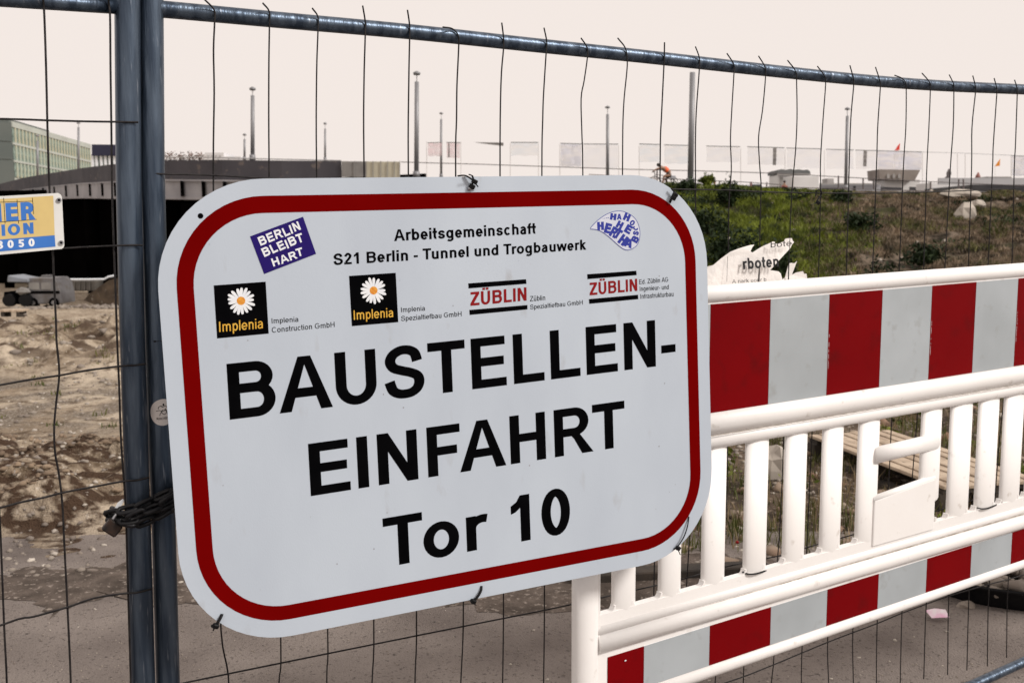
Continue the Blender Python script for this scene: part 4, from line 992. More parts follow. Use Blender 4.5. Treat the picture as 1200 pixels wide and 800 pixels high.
# open grid: plate scalloped round the openings
def opening_bottom(s): return S_H('openbot', s)
slab('lower_plate', H('openbot', -.001), H('groove2', .006), .008, .020)
bar_tube('lower_rail', lambda s: S_H('groove2', s)+.0105, .0125, .8, .004)
bar_tube('lower_rail', mid('groove2', 'low_bot'), half('groove2', 'low_bot')+.0005, .85, .006)
slab('lower_board', H('groove2', -.004), H('s2bot', -.004), .0102, .020)
bar_tube('bottom_tube', mid('s2bot', 'tubebot'), half('s2bot', 'tubebot')+.0005, .95, .002)
bar_tube('seam', lambda s: S_H('groove1', s), .0022, 1, .0235) if False else None
for nm_, o_ in (('groove1', .0215), ('groove2', .0115)):
    obj('seam', tube([BP.W(s, S_H(nm_, s), o_) for s in np.linspace(SP, SE, 5)], .0011, 6), mat('seam_grime_'+nm_, (.30, .25, .20), (.62, .57, .52), 35, .9, stretch=(1, 1, 3)), bar)
# balusters
BX = [(716.2, 744.6, 690), (771, 798, 660), (822.3, 850.3, 600), (871.6, 899.2, 590), (918, 944.5, 570), (962, 987.2, 550), (1004, 1029.5, 540), (1077.3, 1101.8, 535), (1111, 1137.5, 530), (1144, 1168.8, 520), (1174, 1198.2, 510), (1203.5, 1226, 500), (1232, 1253, 490), (1259, 1279, 480), (1287, 1306, 470), (1313, 1331, 460), (1338, 1355, 450), (1362, 1378, 440), (1386, 1402, 430), (1408, 1423, 420), (1430, 1444, 420)]
for x0, x1, y in BX:
    a = s_of(x0, y, -.004); b = s_of(x1, y, -.004); c = (a+b)/2; hw = (b-a)/2; dp = .0125
    vd = BP.W(c, .7)-CAM; vd[2] = 0; vd /= np.linalg.norm(vd); ct = abs(float(vd @ BP.n)); stn_ = math.sqrt(1-ct*ct)
    hw = math.sqrt(max(1e-5, (hw*ct)**2-(dp*stn_)**2))/ct
    ht = S_H('midbot', c)+.012; hb = S_H('openbot', c)-.013 if abs(x0-1077.3) > .1 else bs(1090, 590, .01)[1]
    pts = []; rr = []
    for t, k in ((0, .70), (.004, .90), (.010, 1.0)): pts.append(BP.W(c, hb+t, -.004)); rr.append(hw*k)
    pts += [BP.W(c, ht, -.004)]; rr += [hw]
    obj('baluster', tube(pts, rr, 20, flat=dp/hw, u0=BP.a), PL, bar, True)
# fillets at the foot of each baluster
fv = []
for x0, x1, y in BX:
    for x, sg in ((x0, -1), (x1, 1)):
        s = s_of(x, y, .004)-sg*.008; h = S_H('openbot', s)-.002; r = .014
        out = [(s-sg*.004, h), (s+sg*r, h)]+[(s+sg*r*(1-math.sin(a)), h+r*(1-math.cos(a))) for a in (.2, .45, .7, .95, 1.25)]+[(s, h+r), (s-sg*.004, h+r)]
        fv.append(prism([BP.W(q[0], q[1], .007) for q in out], BP.n, .016))
tag(obj('corner_fillets', join(*fv), PL, bar), kind='stuff')
# handle plate between two balusters: bar, openings, solid plate
sa = s_of(1026, 540, .01); sb_ = s_of(1097.5, 535, .01)
h1a = bs(1027, 601-0)[1]
def hline(y1029, y1090):
    p0 = bs(1029, y1029, .008); p1 = bs(1090, y1090, .008)
    return lambda s: p0[1]+(p1[1]-p0[1])*(s-p0[0])/(p1[0]-p0[0])
slab('handle_plate', hline(584, 562), H('openbot', -.020), .0125, .02, s0=sa, s1=sb_, bev=.003)
hb1, hb2 = hline(523.5, 508.5), hline(543, 529)
obj('handle_bar', tube([BP.W(s, (hb1(s)+hb2(s))/2, .004) for s in (sa, (sa+sb_)/2, sb_)], abs(hb1(sa)-hb2(sa))/2, 16, flat=.7, u0=(0, 0, 1)), PL, bar, True)
obj('handle_lip', tube([BP.W(s, hline(583, 561)(s)-.004, .003) for s in (sa, sb_)], .0115, 14, flat=.8, u0=(0, 0, 1)), PL, bar, True)
# end post
ep = [BP.W(SL+.0, S_H('toptop', SL)-.012, .002), BP.W(SL+.0, .13, .002)]
a0 = s_of(673.2, 740, .01); a1 = s_of(701.3, 740, .01)
obj('end_post', tube([BP.W((a0+a1)/2, h, .003) for h in (S_H('toptop', SL)-.01, .6, .3, .09)], (a1-a0)/2, 20, flat=.7, u0=BP.a), PL, bar, True)
sc0 = s_of(712.5, 790, .01)
slab('end_plate', H('low_bot', .002), lambda s: .16, .0095, .018, s0=a1-.012, s1=sc0)
e1, e2 = SE-.02, SE
obj('end_post', tube([BP.W(SE, h, .003) for h in (S_H('toptop', SE)-.01, .5, .09)], .03, 16, flat=.7), PL, bar, True)
# clamps: stub under the bottom tube, moulded marks
c = bs(842, 786, .01)
slab('tube_lug', lambda s: c[1]+.02, lambda s: c[1]-.004, .012, .02, s0=c[0]-.022, s1=c[0]+.022, bev=.003)
pf = obj('foot', bevelled(join(box(BP.W(SL+.02, 0, .0)-np.array([0, 0, 0]), .78, .20, .10, math.atan2(BP.n[1], BP.n[0]))), .012, 2), mat('recycled_black_rubber', (.02, .02, .02), (.035, .034, .033), 30, .85), bar, False)
obj('foot', bevelled(box(BP.W(SE-.02, 0, .0), .78, .20, .10, math.atan2(BP.n[1], BP.n[0])), .012, 2), bpy.data.materials['recycled_black_rubber'], bar, False)
# seam lines and small print on the foils
p = Print(lambda s, h, l: BP.W(s, h, .0138+l*.001))
rd = random.Random(3)
for xb in (971.6, 1091, 1190.9):
    s = s_of(xb, 390, .0138)
    for k in range(22):
        h = S_H('s1bot', s)+.07+k*.0042; 
        if rd.random() < .7: p.poly([(s, h), (s+rd.uniform(.0012, .0022), h), (s+.0012, h+.0022), (s, h+.0022)], 0)
tag(obj('foil_print', (p.v, p.f), M['white'], bar), kind='stuff')
# scuffs
p = Print(lambda s, h, l: BP.W(s, h, .0138+l*.001))
c = bs(733, 773.5, .0138); p.poly(arc(c[0], c[1], .003, .0018, 0, 320, 7), 0); obj('scratch', (p.v, p.f), M['white'], bar)

def btie(label, x0, x1, y, tail, dy=0):
    P0 = bpt(x0-1, y+dy, -.008); c0 = bpt((x0+x1)/2, y+2.4, .0155); P1 = bpt(x1+1, y-2.5, -.008)
    return tie(label, [bpt(x0-2, y+1, -.02), bpt(x0+.5, y+1.5, .002), bpt(x0+6, y+2.8, .0125), c0, bpt(x1-6, y+.3, .0125), bpt(x1-.5, y-2.2, .002), bpt(x1+2, y-4, -.015)], head=[bpt(*tail, .0)], r=.0030)
btie('black cable tie round the foot of the barrier post beside the sign', 871.6, 899.2, 669.5, (871, 671))
btie('black cable tie round the foot of the barrier post right of the handle', 1144, 1168.8, 593, (1171, 588))
# ---------------------------------------------------------------- shrubs and stones on the embankment
def shrub(px, py, depth, r, label, rz=.8, m='dkgreen', n=420, sz=.07, tall=1.0):
    c = at(px, py, depth); c[2] = zt1(c[0], depth); t = thing('shrub', label, 'shrub', c, 'shrubs on the embankment')
    obj('stem', join(*[tube([c+np.array([rng.uniform(-.1, .1), rng.uniform(-.1, .1), -.1]), c+np.array([rng.uniform(-.4, .4)*r, rng.uniform(-.3, .3)*r, r*rz*tall])], [.03, .008], 5) for _ in range(5)]), mat_twig, t)
    L = [leaves(c[0], c[1], c[2]+r*rz*.7*tall, r, r*.8, r*rz*tall, n, sz, .15)]
    for _ in range(4): L.append(leaves(c[0]+rng.uniform(-.6, .6)*r, c[1], c[2]+r*rz*tall*rng.uniform(.4, 1.2), r*.5, r*.4, r*.5*tall, n//4, sz, .1))
    V = np.concatenate(L); o = cloud('foliage', V-c, [(0, 1, 2, 3)], M[m]); o.parent = t; return t
mat_twig = mat('twigs', (.06, .04, .025), (.04, .03, .02), 20, .9)
for a in ((829, 262, 30, .75, 'dark green shrub on the slope right of the upper corner of the sign', .8, 'dkgreen', 500),
          (803, 226, 37.5, .42, 'low dark shrub at the top of the embankment beside the tall thick mast', .7, 'dkgreen', 420),
          (829, 226, 39, .34, 'small bright green shrub on the crest just right of the tall thick mast', .7, 'green', 300),
          (853, 242, 35, .5, 'upright dark shrub on the green slope, highest of those below the railing', 1.3, 'dkgreen', 460),
          (852, 285, 25.5, .95, 'broad dark shrub behind the torn notice', .75, 'dkgreen', 700),
          (793, 262, 31, .7, 'dark shrub half hidden by the right edge of the sign', .8, 'dkgreen', 460),
          (905, 300, 24, .75, 'dark shrub at the foot of the slope behind the tip of the torn notice', .7, 'dkgreen', 560),
          (1010, 262, 30, .55, 'small shrub in the middle of the brown slope', .6, 'dkgreen', 320),
          (1085, 296, 25, .5, 'small dark shrub low on the brown slope near the right side', .6, 'dkgreen', 320),
          (985, 238, 35.5, .45, 'dark shrub near the crest below the grey long buildings', .6, 'dkgreen', 300)):
    shrub(*a)
def rock(px, py, depth, r, label, m='pale', seed=1, name='stone', cat_='stone', sq=(1.2, .9, .8), zf=zt1, zo=0.0):
    c = at(px, py, depth); c[2] = zf(c[0], depth)+zo
    o = obj(name, ball(c+np.array([0, 0, r*.4]), r, 9, 6, sq, .18, random.Random(seed)), M[m], loc=c); return tag(o, label, cat_)
rock(1131, 246, 33.5, .40, 'large pale boulder on the brown slope at the upper right', sq=(.9, .7, 1.1), seed=4)
rock(1146, 235, 35.5, .26, 'pale flat stone just above the large boulder on the slope', seed=8)
rock(1125, 232, 36.5, .36, 'long pale stone under the crest left of the dark hall', sq=(2.2, .8, .5), seed=9)
rock(1019, 305, 23.3, .16, 'small reddish white stone low on the slope above the barrier', seed=12)
rock(909, 556, 6.0, .13, 'pale broken concrete lump standing behind the barrier posts', seed=3, name='concrete_lump', sq=(.8, .6, 1.2))
rock(1131, 730, 3.86, .030, 'reddish brick fragment on the asphalt beside the black tub', seed=6, name='brick_fragment', cat_='brick piece', m='stone', sq=(1.2, .8, .8), zo=.02)
c = on_ground(1100, 719.5, .03)
o = obj('paper_scrap', prism([c+np.array(q) for q in ((-.035, -.02, -.006), (-.005, -.028, 0), (.034, -.018, -.004), (.036, .02, .012), (-.01, .018, .018), (-.042, .024, .008))], np.array([0, 0, 1.]), .0015), mat('pink_white_paper', (.85, .80, .82), (.80, .45, .62), 18, .7), loc=c)
tag(o, 'crumpled pink and white paper scrap on the gravel below the barrier', 'paper scrap')
c = on_ground(864, 635, .12); tag(obj('red_cap', ball(c, .008, 8, 6), M['inkred'], loc=c), 'tiny red cap lying in the grass seen between two barrier posts', 'bottle cap')

# ---------------------------------------------------------------- pallet, beam, tub, hose
wood = mat('weathered_pine', (.50, .40, .30), (.33, .25, .18), 9, .85, bump=.4, bscale=40, stretch=(1, 1, 1), c=(.20, .15, .11), cscale=30, clo=.62, chi=.74)
woodd = mat('dark_wood', (.05, .038, .028), (.025, .02, .016), 12, .9, bump=.3)  # dark brown tone of the beam, pallet underparts and bearers
A4 = at(947, 513, 6.57); D4 = at(1105, 577, 5.21); C4 = at(1180, 555, 5.6)
A4[2] = D4[2] = C4[2] = .15
pt = thing('wooden_pallet', 'weathered wooden pallet lying behind the barrier', 'pallet', (A4+C4)/2*np.array([1, 1, 0]))
u = (D4-A4); Lu = np.linalg.norm(u); u /= Lu; v = (C4-D4); v -= u*(v @ u); Lv = np.linalg.norm(v); v /= Lv
ya = math.atan2(u[1], u[0]); n = 8; w = Lv/n
for k in range(n):
    c = A4+u*Lu/2+v*(k+.5)*w; obj('plank', bevelled(box((c[0], c[1], .128+.004*math.sin(k*2.1)), Lu+.02*math.sin(k*3.3), w*.84, .020, ya+.008*math.sin(k*1.7)), .003), wood, pt)
for q in (.04, .5, .96):
    c = A4+u*Lu*q+v*Lv/2; obj('bearer', box((c[0], c[1], .102), .10, Lv*.98, .022, ya), woodd, pt)
    for g in (.06, .5, .94):
        c = A4+u*Lu*q+v*Lv*g; obj('block', box((c[0], c[1], .024), .10, .10, .076, ya), woodd, pt)
for g in (.06, .5, .94):
    c = A4+u*Lu/2+v*Lv*g; obj('base_board', box((c[0], c[1], .0), Lu*.98, .09, .022, ya), woodd, pt)
p0 = on_ground(668, 676, .03); p1 = on_ground(900, 664, .03); c = (p0+p1)/2
tag(obj('timber_beam', bevelled(box((c[0], c[1], .0), np.linalg.norm(p1-p0), .09, .05, math.atan2(p1[1]-p0[1], p1[0]-p0[0])), .006), woodd, loc=c), 'dark timber lying along the edge of the road behind the barrier', 'timber')
# black tub with rubble
tc_ = np.array([2.20, 4.12, 0.0]); tb = thing('rubber_tub', 'shallow black rubber tub filled with rubble at the lower right', 'tub', tc_)
V = []; F = []; n = 40; prof = [(.40, 0), (.43, .035), (.455, .10), (.47, .105), (.468, .088), (.435, .085), (.40, .03)]
for r, h in prof:
    for k in range(n): a = 2*math.pi*k/n; V.append((tc_[0]+r*math.cos(a), tc_[1]+r*math.sin(a)*.8, h))
for i in range(len(prof)-1):
    for k in range(n): F.append((i*n+k, i*n+(k+1) % n, (i+1)*n+(k+1) % n, (i+1)*n+k))
F.append(tuple((len(prof)-1)*n+k for k in range(n)))
obj('tub_shell', (V, F), M['tie'], tb, True)
rr = rng.uniform(0, .36, 150)**.9; aa = rng.uniform(0, 6.28, 150); x = tc_[0]+rr*np.cos(aa); y = tc_[1]+rr*np.sin(aa)*.8
o = stones('rubble', x, y, rng.uniform(.015, .045, 150), M['stone'], zf=lambda x, y: .05+.05*rng.uniform(0, 1, len(x)))
o.parent = tb; o.location = -tc_
o = obj('rubber_flap', prism([at(*q) for q in ((1146, 690, 4.45), (1175, 672, 4.6), (1225, 668, 4.6), (1235, 700, 4.35), (1190, 690, 4.3))], np.array([0, 0, 1.]), .03), M['tie'], loc=at(1180, 690, 4.4))
tag(o, 'folded black rubber mat lying over the back of the tub', 'mat')
q = [on_ground(x, y, z) for x, y, z in ((-120, 545, .03), (-40, 540, .03), (0, 537.5, .035), (25, 535.5, .05), (42, 535.6, .06), (53, 538.5, .05), (60, 545, .02), (62, 552, -.03))]
ho = obj('hose', tube(smoothpath(q, 5), .013, 8), M['tie'], None, True, loc=q[2]); tag(ho, 'black hose lying on the sand at the left edge', 'hose')

# ---------------------------------------------------------------- bridge over the pit
conc = mat('bridge_parapet_concrete', (.074, .070, .082), (.052, .050, .060), .5, .9, detail=8, c=(.13, .11, .105), cscale=1.6)
concl = mat('pale_bridge_concrete', (.36, .355, .375), (.27, .265, .285), .8, .9, detail=8)
dark = mat('shade_black_concrete', (.0025, .002, .002), (.0015, .0012, .0012), .5, 1.0, spec=0)  # near-black colour carries the deep shade of deck, ribs, wall and piers
ST_ = [(-120, 128, 236, 248), (-60, 122, 226, 237), (0, 115, 215.6, 226.5), (27.5, 100, 208.3, 222), (59, 88, 203, 218), (96, 75, 197, 214.5), (132, 67, 192.6, 212.6), (165, 62, 189.3, 211), (195, 60, 187.3, 210.2), (260, 58, 187.4, 210.8), (330, 57, 188.2, 212), (400, 56.5, 188.8, 214), (475, 56, 189.3, 216)]
def stn(px):
    return [float(np.interp(px, [a[0] for a in ST_], [a[i] for a in ST_])) for i in (1, 2, 3)]
br = thing('bridge', 'long curving concrete road bridge above the excavation at the left', 'bridge', at(190, 300, 60)*np.array([1, 1, 0])-np.array([0, 0, 3.3]))
pxs = [-120, -60, -30, 0, 14, 27.5, 43, 59, 78, 96, 114, 132, 165, 195, 228, 260, 295, 330, 365, 400]
def row(dy0, dy1, dd, pp=pxs): 
    out_ = []
    for x in pp:
        d, t, b = stn(x); out_.append((at(x, t+dy0*(b-t), d+dd), at(x, t+dy1*(b-t), d+dd)))
    return out_
def ribbonwall(name, f0, f1, dd, th, m, pp=pxs):
    """f0,f1: fractions of the parapet height, 0 top 1 bottom"""
    V = []; F = []
    for x in pp:
        d, t, b = stn(x); T = at(x, t, d); B = at(x, b, d); h = T[2]-B[2]
        top = T[2]-f0*h; bot = T[2]-f1*h; dr = T[:2]-CAM[:2]; dr = dr/np.linalg.norm(dr)
        for q in (0, th):
            P = T[:2]+dr*(dd+q); V += [(P[0], P[1], top), (P[0], P[1], bot)]
    for i in range(len(pp)-1):
        a = 4*i; b = a+4; F += [(a, a+1, b+1, b), (a+2, b+2, b+3, a+3), (a, b, b+2, a+2), (a+1, a+3, b+3, b+1)]
    F += [(0, 2, 3, 1), (4*(len(pp)-1), 4*(len(pp)-1)+1, 4*(len(pp)-1)+3, 4*(len(pp)-1)+2)]
    return obj(name, clean((V, F)), m, br)
for i in range(len(pxs)-1): ribbonwall('parapet', 0, 1, 0, .25, conc, [pxs[i], pxs[i+1]])
ribbonwall('ledge', 1.0, 1.09, -.12, .6, concl, pxs+[440, 475])
ribbonwall('bay_wall', 1.09, 1.86, .12, .3, concl, pxs+[440, 475])
ribbonwall('beam', 1.86, 2.02, .05, .8, concl, pxs+[440, 475])
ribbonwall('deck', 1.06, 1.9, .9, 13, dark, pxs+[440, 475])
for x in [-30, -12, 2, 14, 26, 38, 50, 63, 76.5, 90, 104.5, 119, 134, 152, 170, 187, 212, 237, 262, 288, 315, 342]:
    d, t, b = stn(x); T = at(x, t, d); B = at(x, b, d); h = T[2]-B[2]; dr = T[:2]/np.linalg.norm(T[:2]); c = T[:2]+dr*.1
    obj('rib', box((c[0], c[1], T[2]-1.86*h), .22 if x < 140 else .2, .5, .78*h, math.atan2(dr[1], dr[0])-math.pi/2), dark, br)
# yellow-beige and grey panels at the right end of the parapet
M['panel'] = mat('yellow_beige_screen_panel', (.50, .46, .35), (.40, .37, .29), 1.5, .6)
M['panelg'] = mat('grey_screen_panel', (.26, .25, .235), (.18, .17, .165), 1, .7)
pp = [400, 415, 429, 437, 446, 454, 462, 468.5]
for i in range(len(pp)-1):
    x0, x1 = pp[i]+.3, pp[i+1]-.3; d, t, b = stn(x0)
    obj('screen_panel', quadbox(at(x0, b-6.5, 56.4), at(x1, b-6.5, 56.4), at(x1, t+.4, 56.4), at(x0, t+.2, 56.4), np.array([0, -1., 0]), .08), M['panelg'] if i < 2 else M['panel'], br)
    obj('screen_post', tube([at(x1+.3, 210, 56.35), at(x1+.3, 188.9, 56.35)], .022, 6), M['panelg'], br)
# black wall put in for the deep shade of the underpass, piers alike
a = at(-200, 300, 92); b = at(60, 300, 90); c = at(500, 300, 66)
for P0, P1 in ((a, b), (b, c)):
    obj('abutment_shade_wall', quadbox((P0[0], P0[1], -4.5), (P1[0], P1[1], -4.5), (P1[0], P1[1], 5.2), (P0[0], P0[1], 5.0), np.array([0, -1., 0]), .6), dark, br)
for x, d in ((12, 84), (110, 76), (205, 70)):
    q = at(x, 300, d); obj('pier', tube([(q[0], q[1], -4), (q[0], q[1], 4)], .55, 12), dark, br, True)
# railing on the bridge and masts beyond
rl = thing('bridge_railing', 'thin pale railing along the bridge top right of the fence posts', 'railing', at(250, 186, 58.5))
MR = mat('pale_railing', (.45, .44, .44), (.35, .34, .34), 3, .5)
obj('handrail', tube([at(x, y, 58.5) for x, y in ((192, 184.4), (230, 184.2), (300, 186), (400, 188.2))], .035, 6), MR, rl)
for x in range(196, 300, 12): obj('rail_post', tube([at(x, 184.5, 58.5), at(x, 188.5, 58.5)], .03, 5), MR, rl)

# ---------------------------------------------------------------- buildings at the left
def facade(b, P0, P1, z0, z1, bands, nwin, mwin, mfr, mfin, th=.6):
    """bands: list of (zbottom, ztop) of window rows between P0 and P1 (xy)"""
    d = P1-P0; L = np.linalg.norm(d); d = d/L; n = np.array([d[1], -d[0]]); n = n if n @ (-P0) > 0 else -n
    def q(s, z, o=0.0): p = P0+d*s+n*o; return (p[0], p[1], z)
    for zb, zt_ in bands:
        me = None
        for k in range(nwin):
            s0 = L*(k+.06)/nwin; s1 = L*(k+.94)/nwin
            if me is None:
                fr_ = obj('window', quadbox(q(s0, zb), q(s0+(s1-s0)*.52, zb), q(s0+(s1-s0)*.52, zt_), q(s0, zt_), np.array([n[0], n[1], 0]), .1), mwin, b); me = (fr_, s0)
                fn = obj('fin', quadbox(q(s0+(s1-s0)*.58, zb, .12), q(s1, zb, .12), q(s1, zt_, .12), q(s0+(s1-s0)*.58, zt_, .12), np.array([n[0], n[1], 0]), .25), mfin, b); me = (fr_, fn, s0)
            else:
                for src in me[:2]:
                    c = src.copy(); COL.objects.link(c); o_ = d*(s0-me[2]); c.location = (o_[0], o_[1], 0)
    return q, n
off = thing('office_building', 'pale modern office building with rows of narrow windows above the bridge', 'building', at(17, 210, 200)*np.array([1, 1, 0]))
glassg = mat('green_grey_glass', (.05, .09, .075), (.26, .35, .30), 1.2, .35); creamy = mat('cream_facade', (.44, .47, .43), (.38, .40, .37), .2, .8); oran = mat('tan_blinds', (.46, .41, .28), (.34, .42, .36), .22, .8); cg = mat('grey_concrete_slabs', (.085, .10, .095), (.12, .13, .12), .08, .9, detail=8)
P0 = at(17, 200, 200)[:2]; P1 = at(107, 200, 254)[:2]
zz = lambda y, D, px=17: at(px, y, D)[2]
T_ = zz(144, 200); bands = [(zz(168-1.3, 200), zz(149, 200)), (zz(187.5, 200), zz(169.6, 200)), (zz(207.5, 200), zz(190, 200))]
q, n = facade(off, P0, P1, 0, T_, bands, 26, glassg, creamy, oran)
nn = np.array([n[0], n[1], 0])
d = (P1-P0)/np.linalg.norm(P1-P0); L = np.linalg.norm(P1-P0)
obj('wall', quadbox(q(0, 0, -.15), q(L, 0, -.15), q(L, T_, -.15), q(0, T_, -.15), nn, 14), creamy, off)
for zb, zt_ in [(bands[0][1], T_+.3), (bands[1][1], bands[0][0]), (bands[2][1], bands[1][0])]:
    obj('floor_band', quadbox(q(0, zb, .2), q(L, zb, .2), q(L, zt_, .2), q(0, zt_, .2), nn, .3), creamy, off)
S0 = at(-60, 200, 192)[:2]; e = (P0-S0); e /= np.linalg.norm(e); n2 = np.array([e[1], -e[0], 0]); n2 = n2 if n2[:2] @ (-P0) > 0 else -n2
for z0, z1 in ((0, zz(187, 200)-.15), (zz(187, 200), zz(166, 200)-.15), (zz(166, 200), T_)):
    for k in range(3):
        a = S0+(P0-S0)*k/3; b = S0+(P0-S0)*((k+1)/3-.004); obj('concrete_slab', quadbox((a[0], a[1], z0), (b[0], b[1], z0), (b[0], b[1], z1), (a[0], a[1], z1), n2, .5), cg, off)
a, b = q(L*.13, T_, -3), q(L*.60, T_, -3)
obj('penthouse', quadbox(a, b, (b[0], b[1], T_+1.6), (a[0], a[1], T_+1.6), nn, 6), cg, off)
hb = thing('dark_building', 'dark blue flat block on white columns right of the pale office building', 'building', at(122, 200, 150)*np.array([1, 1, 0]))
nv = mat('dark_blue_cladding', (.010, .010, .035), (.014, .014, .045), .4, .5)
obj('upper_block', quadbox(at(107.5, 182.5, 150), at(142, 182.5, 150), at(142, 169.6, 150), at(107.5, 169.3, 150), np.array([0, -1., 0]), 12), nv, hb)
obj('glazing', quadbox(at(107.5, 200, 152), at(142, 200, 152), at(142, 182.5, 152), at(107.5, 182.5, 152), np.array([0, -1., 0]), 8), glassg, hb)
for x in (109.5, 114, 119.5, 124.5, 129.5, 135): obj('column', box(at(x, 200, 150.5), .35, .35, 2.4), M['white'], hb)
fb = thing('far_block', 'low pale far building above the bridge, right of the fence posts', 'building', at(250, 190, 240))
pale = mat('pale_render', (.66, .65, .66), (.56, .56, .58), .1, .8)
for x0, x1, y in ((232, 240, 181), (240, 262, 179), (262, 282, 183.5), (282, 292, 186)): obj('wing', quadbox(at(x0, 192, 240), at(x1, 192, 240), at(x1, y, 240), at(x0, y, 240), np.array([0, -1., 0]), 12), pale, fb)
for k, x in enumerate((243, 247.5, 252, 256.5)): obj('window', quadbox(at(x, 184.5, 239.9), at(x+2.4, 184.5, 239.9), at(x+2.4, 182, 239.9), at(x, 182, 239.9), np.array([0, -1., 0]), .1), MR, fb)
for k, (x, y, r, lb) in enumerate(((199, 186, 1.0, 'leftmost reddish brown bush behind the bridge railing'), (212, 186, .9, 'reddish brown bush second from the left behind the bridge railing'), (223, 185.5, .8, 'third reddish brown bush behind the bridge railing'), (233, 184.5, .8, 'dark bush rightmost behind the bridge railing'))):
    c = at(x, 189, 95); t = thing('bush', lb, 'bush', c, 'brown bushes behind the bridge'); V = leaves(c[0], c[1], c[2]+.4, r*.7, .6, r*.55, 160, .09, .1)
    o = cloud('foliage', V-c, [(0, 1, 2, 3)], leafmat('red_brown_leaves%d' % k, (.16, .06, .03), (.06, .04, .03), 2)); o.parent = t; o.data.materials[0].name = 'red_brown_leaves'
    obj('stem', tube([c-np.array([0, 0, .4]), c+np.array([0, 0, .5])], .04, 5), mat_twig, t)

# ---------------------------------------------------------------- vehicles and stacks in front of the underpass
def van(px0, px1, pytop, pybot, depth, label):
    g = at((px0+px1)/2, pybot, depth); w_ = (px1-px0)/FPX*depth; h_ = (pybot-pytop)/FPX*depth; t = thing('van', label, 'van', g)
    X = lambda u: g[0]+(u-.5)*w_
    pr_ = [(.0, .10), (.0, .72), (.04, .93), (.12, 1.0), (.82, 1.0), (.93, .86), (1.0, .45), (1.0, .10)]
    wb = mat('grey_white_van_paint', (.17, .165, .17), (.10, .095, .10), 1.5, .35, c=(.10, .085, .075), cscale=2.5, clo=.50, chi=.72)
    obj('body', bevelled(prism([(X(a), g[1]-1.0, g[2]+b*h_) for a, b in pr_], np.array([0, -1., 0]), 1.9), .06, 2), wb, t)
    for a, b in ((.10, .40), (.46, .74)): obj('window', quadbox((X(a), g[1]-1.02, g[2]+.60*h_), (X(b), g[1]-1.02, g[2]+.60*h_), (X(b), g[1]-1.02, g[2]+.84*h_), (X(a), g[1]-1.02, g[2]+.84*h_), np.array([0, -1., 0]), .03), M['panelg'], t)
    obj('side_stripe', quadbox((X(.02), g[1]-1.02, g[2]+.46*h_), (X(.98), g[1]-1.02, g[2]+.46*h_), (X(.98), g[1]-1.02, g[2]+.55*h_), (X(.02), g[1]-1.02, g[2]+.55*h_), np.array([0, -1., 0]), .03), M['black'], t)
    for a in (.2, .8):
        w0 = np.array([X(a), g[1]-1.05, g[2]+.15*h_]); wh = obj('wheel', tube([w0, w0+np.array([0, .25, 0])], .17*h_, 14), M['black'], t); obj('hub', tube([w0-np.array([0, .01, 0]), w0], .08*h_, 10), M['steel'], wh)
    obj('roof_box', box((X(.42), g[1], g[2]+h_), .5, .5, .12), wb, t)
van(41, 81, 324.5, 358, 57, 'dusty white van parked in front of the dark underpass')
rust = mat('dirty_container_paint', (.12, .105, .09), (.05, .045, .04), .8, .9)
def blockrow(name, label, cat_, x0, x1, yt, yb, D, m, nb, gap=.35, dep=1.2):
    t = thing(name, label, cat_, at((x0+x1)/2, yb, D)); s = (x1-x0)/nb
    for k in range(nb): obj('block', bevelled(quadbox(at(x0+k*s+gap, yb, D), at(x0+(k+1)*s-gap, yb, D), at(x0+(k+1)*s-gap, yt+.3*math.sin(k*2), D), at(x0+k*s+gap, yt+.3*math.sin(k*2), D), np.array([0, -1., 0]), dep), .04), m, t)
    return t
cr = blockrow('concrete_blocks', 'row of dusty concrete blocks right of the white van under a pale beam', 'concrete blocks', 82, 112, 329, 341, 60, rust, 5)
o = obj('pale_beam', tube([at(80, 327.5, 59.5), at(97, 327.6, 59.5), at(122, 327.3, 59.5), at(127, 324.5, 59.5), at(135, 323, 59.5)], .07, 8), M['white'], loc=at(108, 328, 59.5)); tag(o, 'long pale pipe resting on the concrete blocks in the pit', 'pipe')
o = obj('rubble_ramp', prism([at(x, y, 58.5) for x, y in ((98, 352), (104, 345), (116, 336), (128, 328), (140, 325), (170, 322), (175, 356), (120, 360))], np.array([0, -1., 0]), 3), mat('dark_rubble', (.10, .07, .045), (.035, .025, .018), 1.5, 1, bump=1, bscale=6, c=(.2, .17, .14), cscale=5), loc=at(130, 356, 58.5)); tag(o, 'dark heap of rubble beside the blocks at the mouth of the underpass', 'rubble heap')
x, y = rng.uniform(-27.5, -21, 260), rng.uniform(53, 58, 260); stones('pit_rubble', x, y, rng.uniform(.06, .22, 260), M['stone'])
dk = thing('dumper', 'dirty site dumper with pale blue skip and beige box in the pit', 'dumper', at(22, 358, 56))
obj('chassis', bevelled(quadbox(at(4, 355, 56), at(35, 358, 56), at(35, 342, 56), at(4, 342, 56), np.array([0, -1., 0]), 2), .05), M['black'], dk)
obj('skip', bevelled(prism([at(*q_, 55.8) for q_ in ((8, 330.5), (33, 331), (32.5, 327), (20, 325), (9, 322.5))], np.array([0, -1., 0]), 1.8), .04), mat('pale_blue_paint', (.22, .24, .28), (.16, .17, .19), 1, .5), dk)
obj('box', bevelled(quadbox(at(17, 337, 56), at(38, 339.5, 56), at(38, 331, 56), at(17, 331.5, 56), np.array([0, -1., 0]), 1.5), .04), mat('beige_paint', (.22, .19, .14), (.16, .13, .1), 1, .6), dk)
obj('engine', ball(at(27, 341, 55.8), .32, 10, 7, (1.3, .6, .7), .15), M['panelg'], dk)
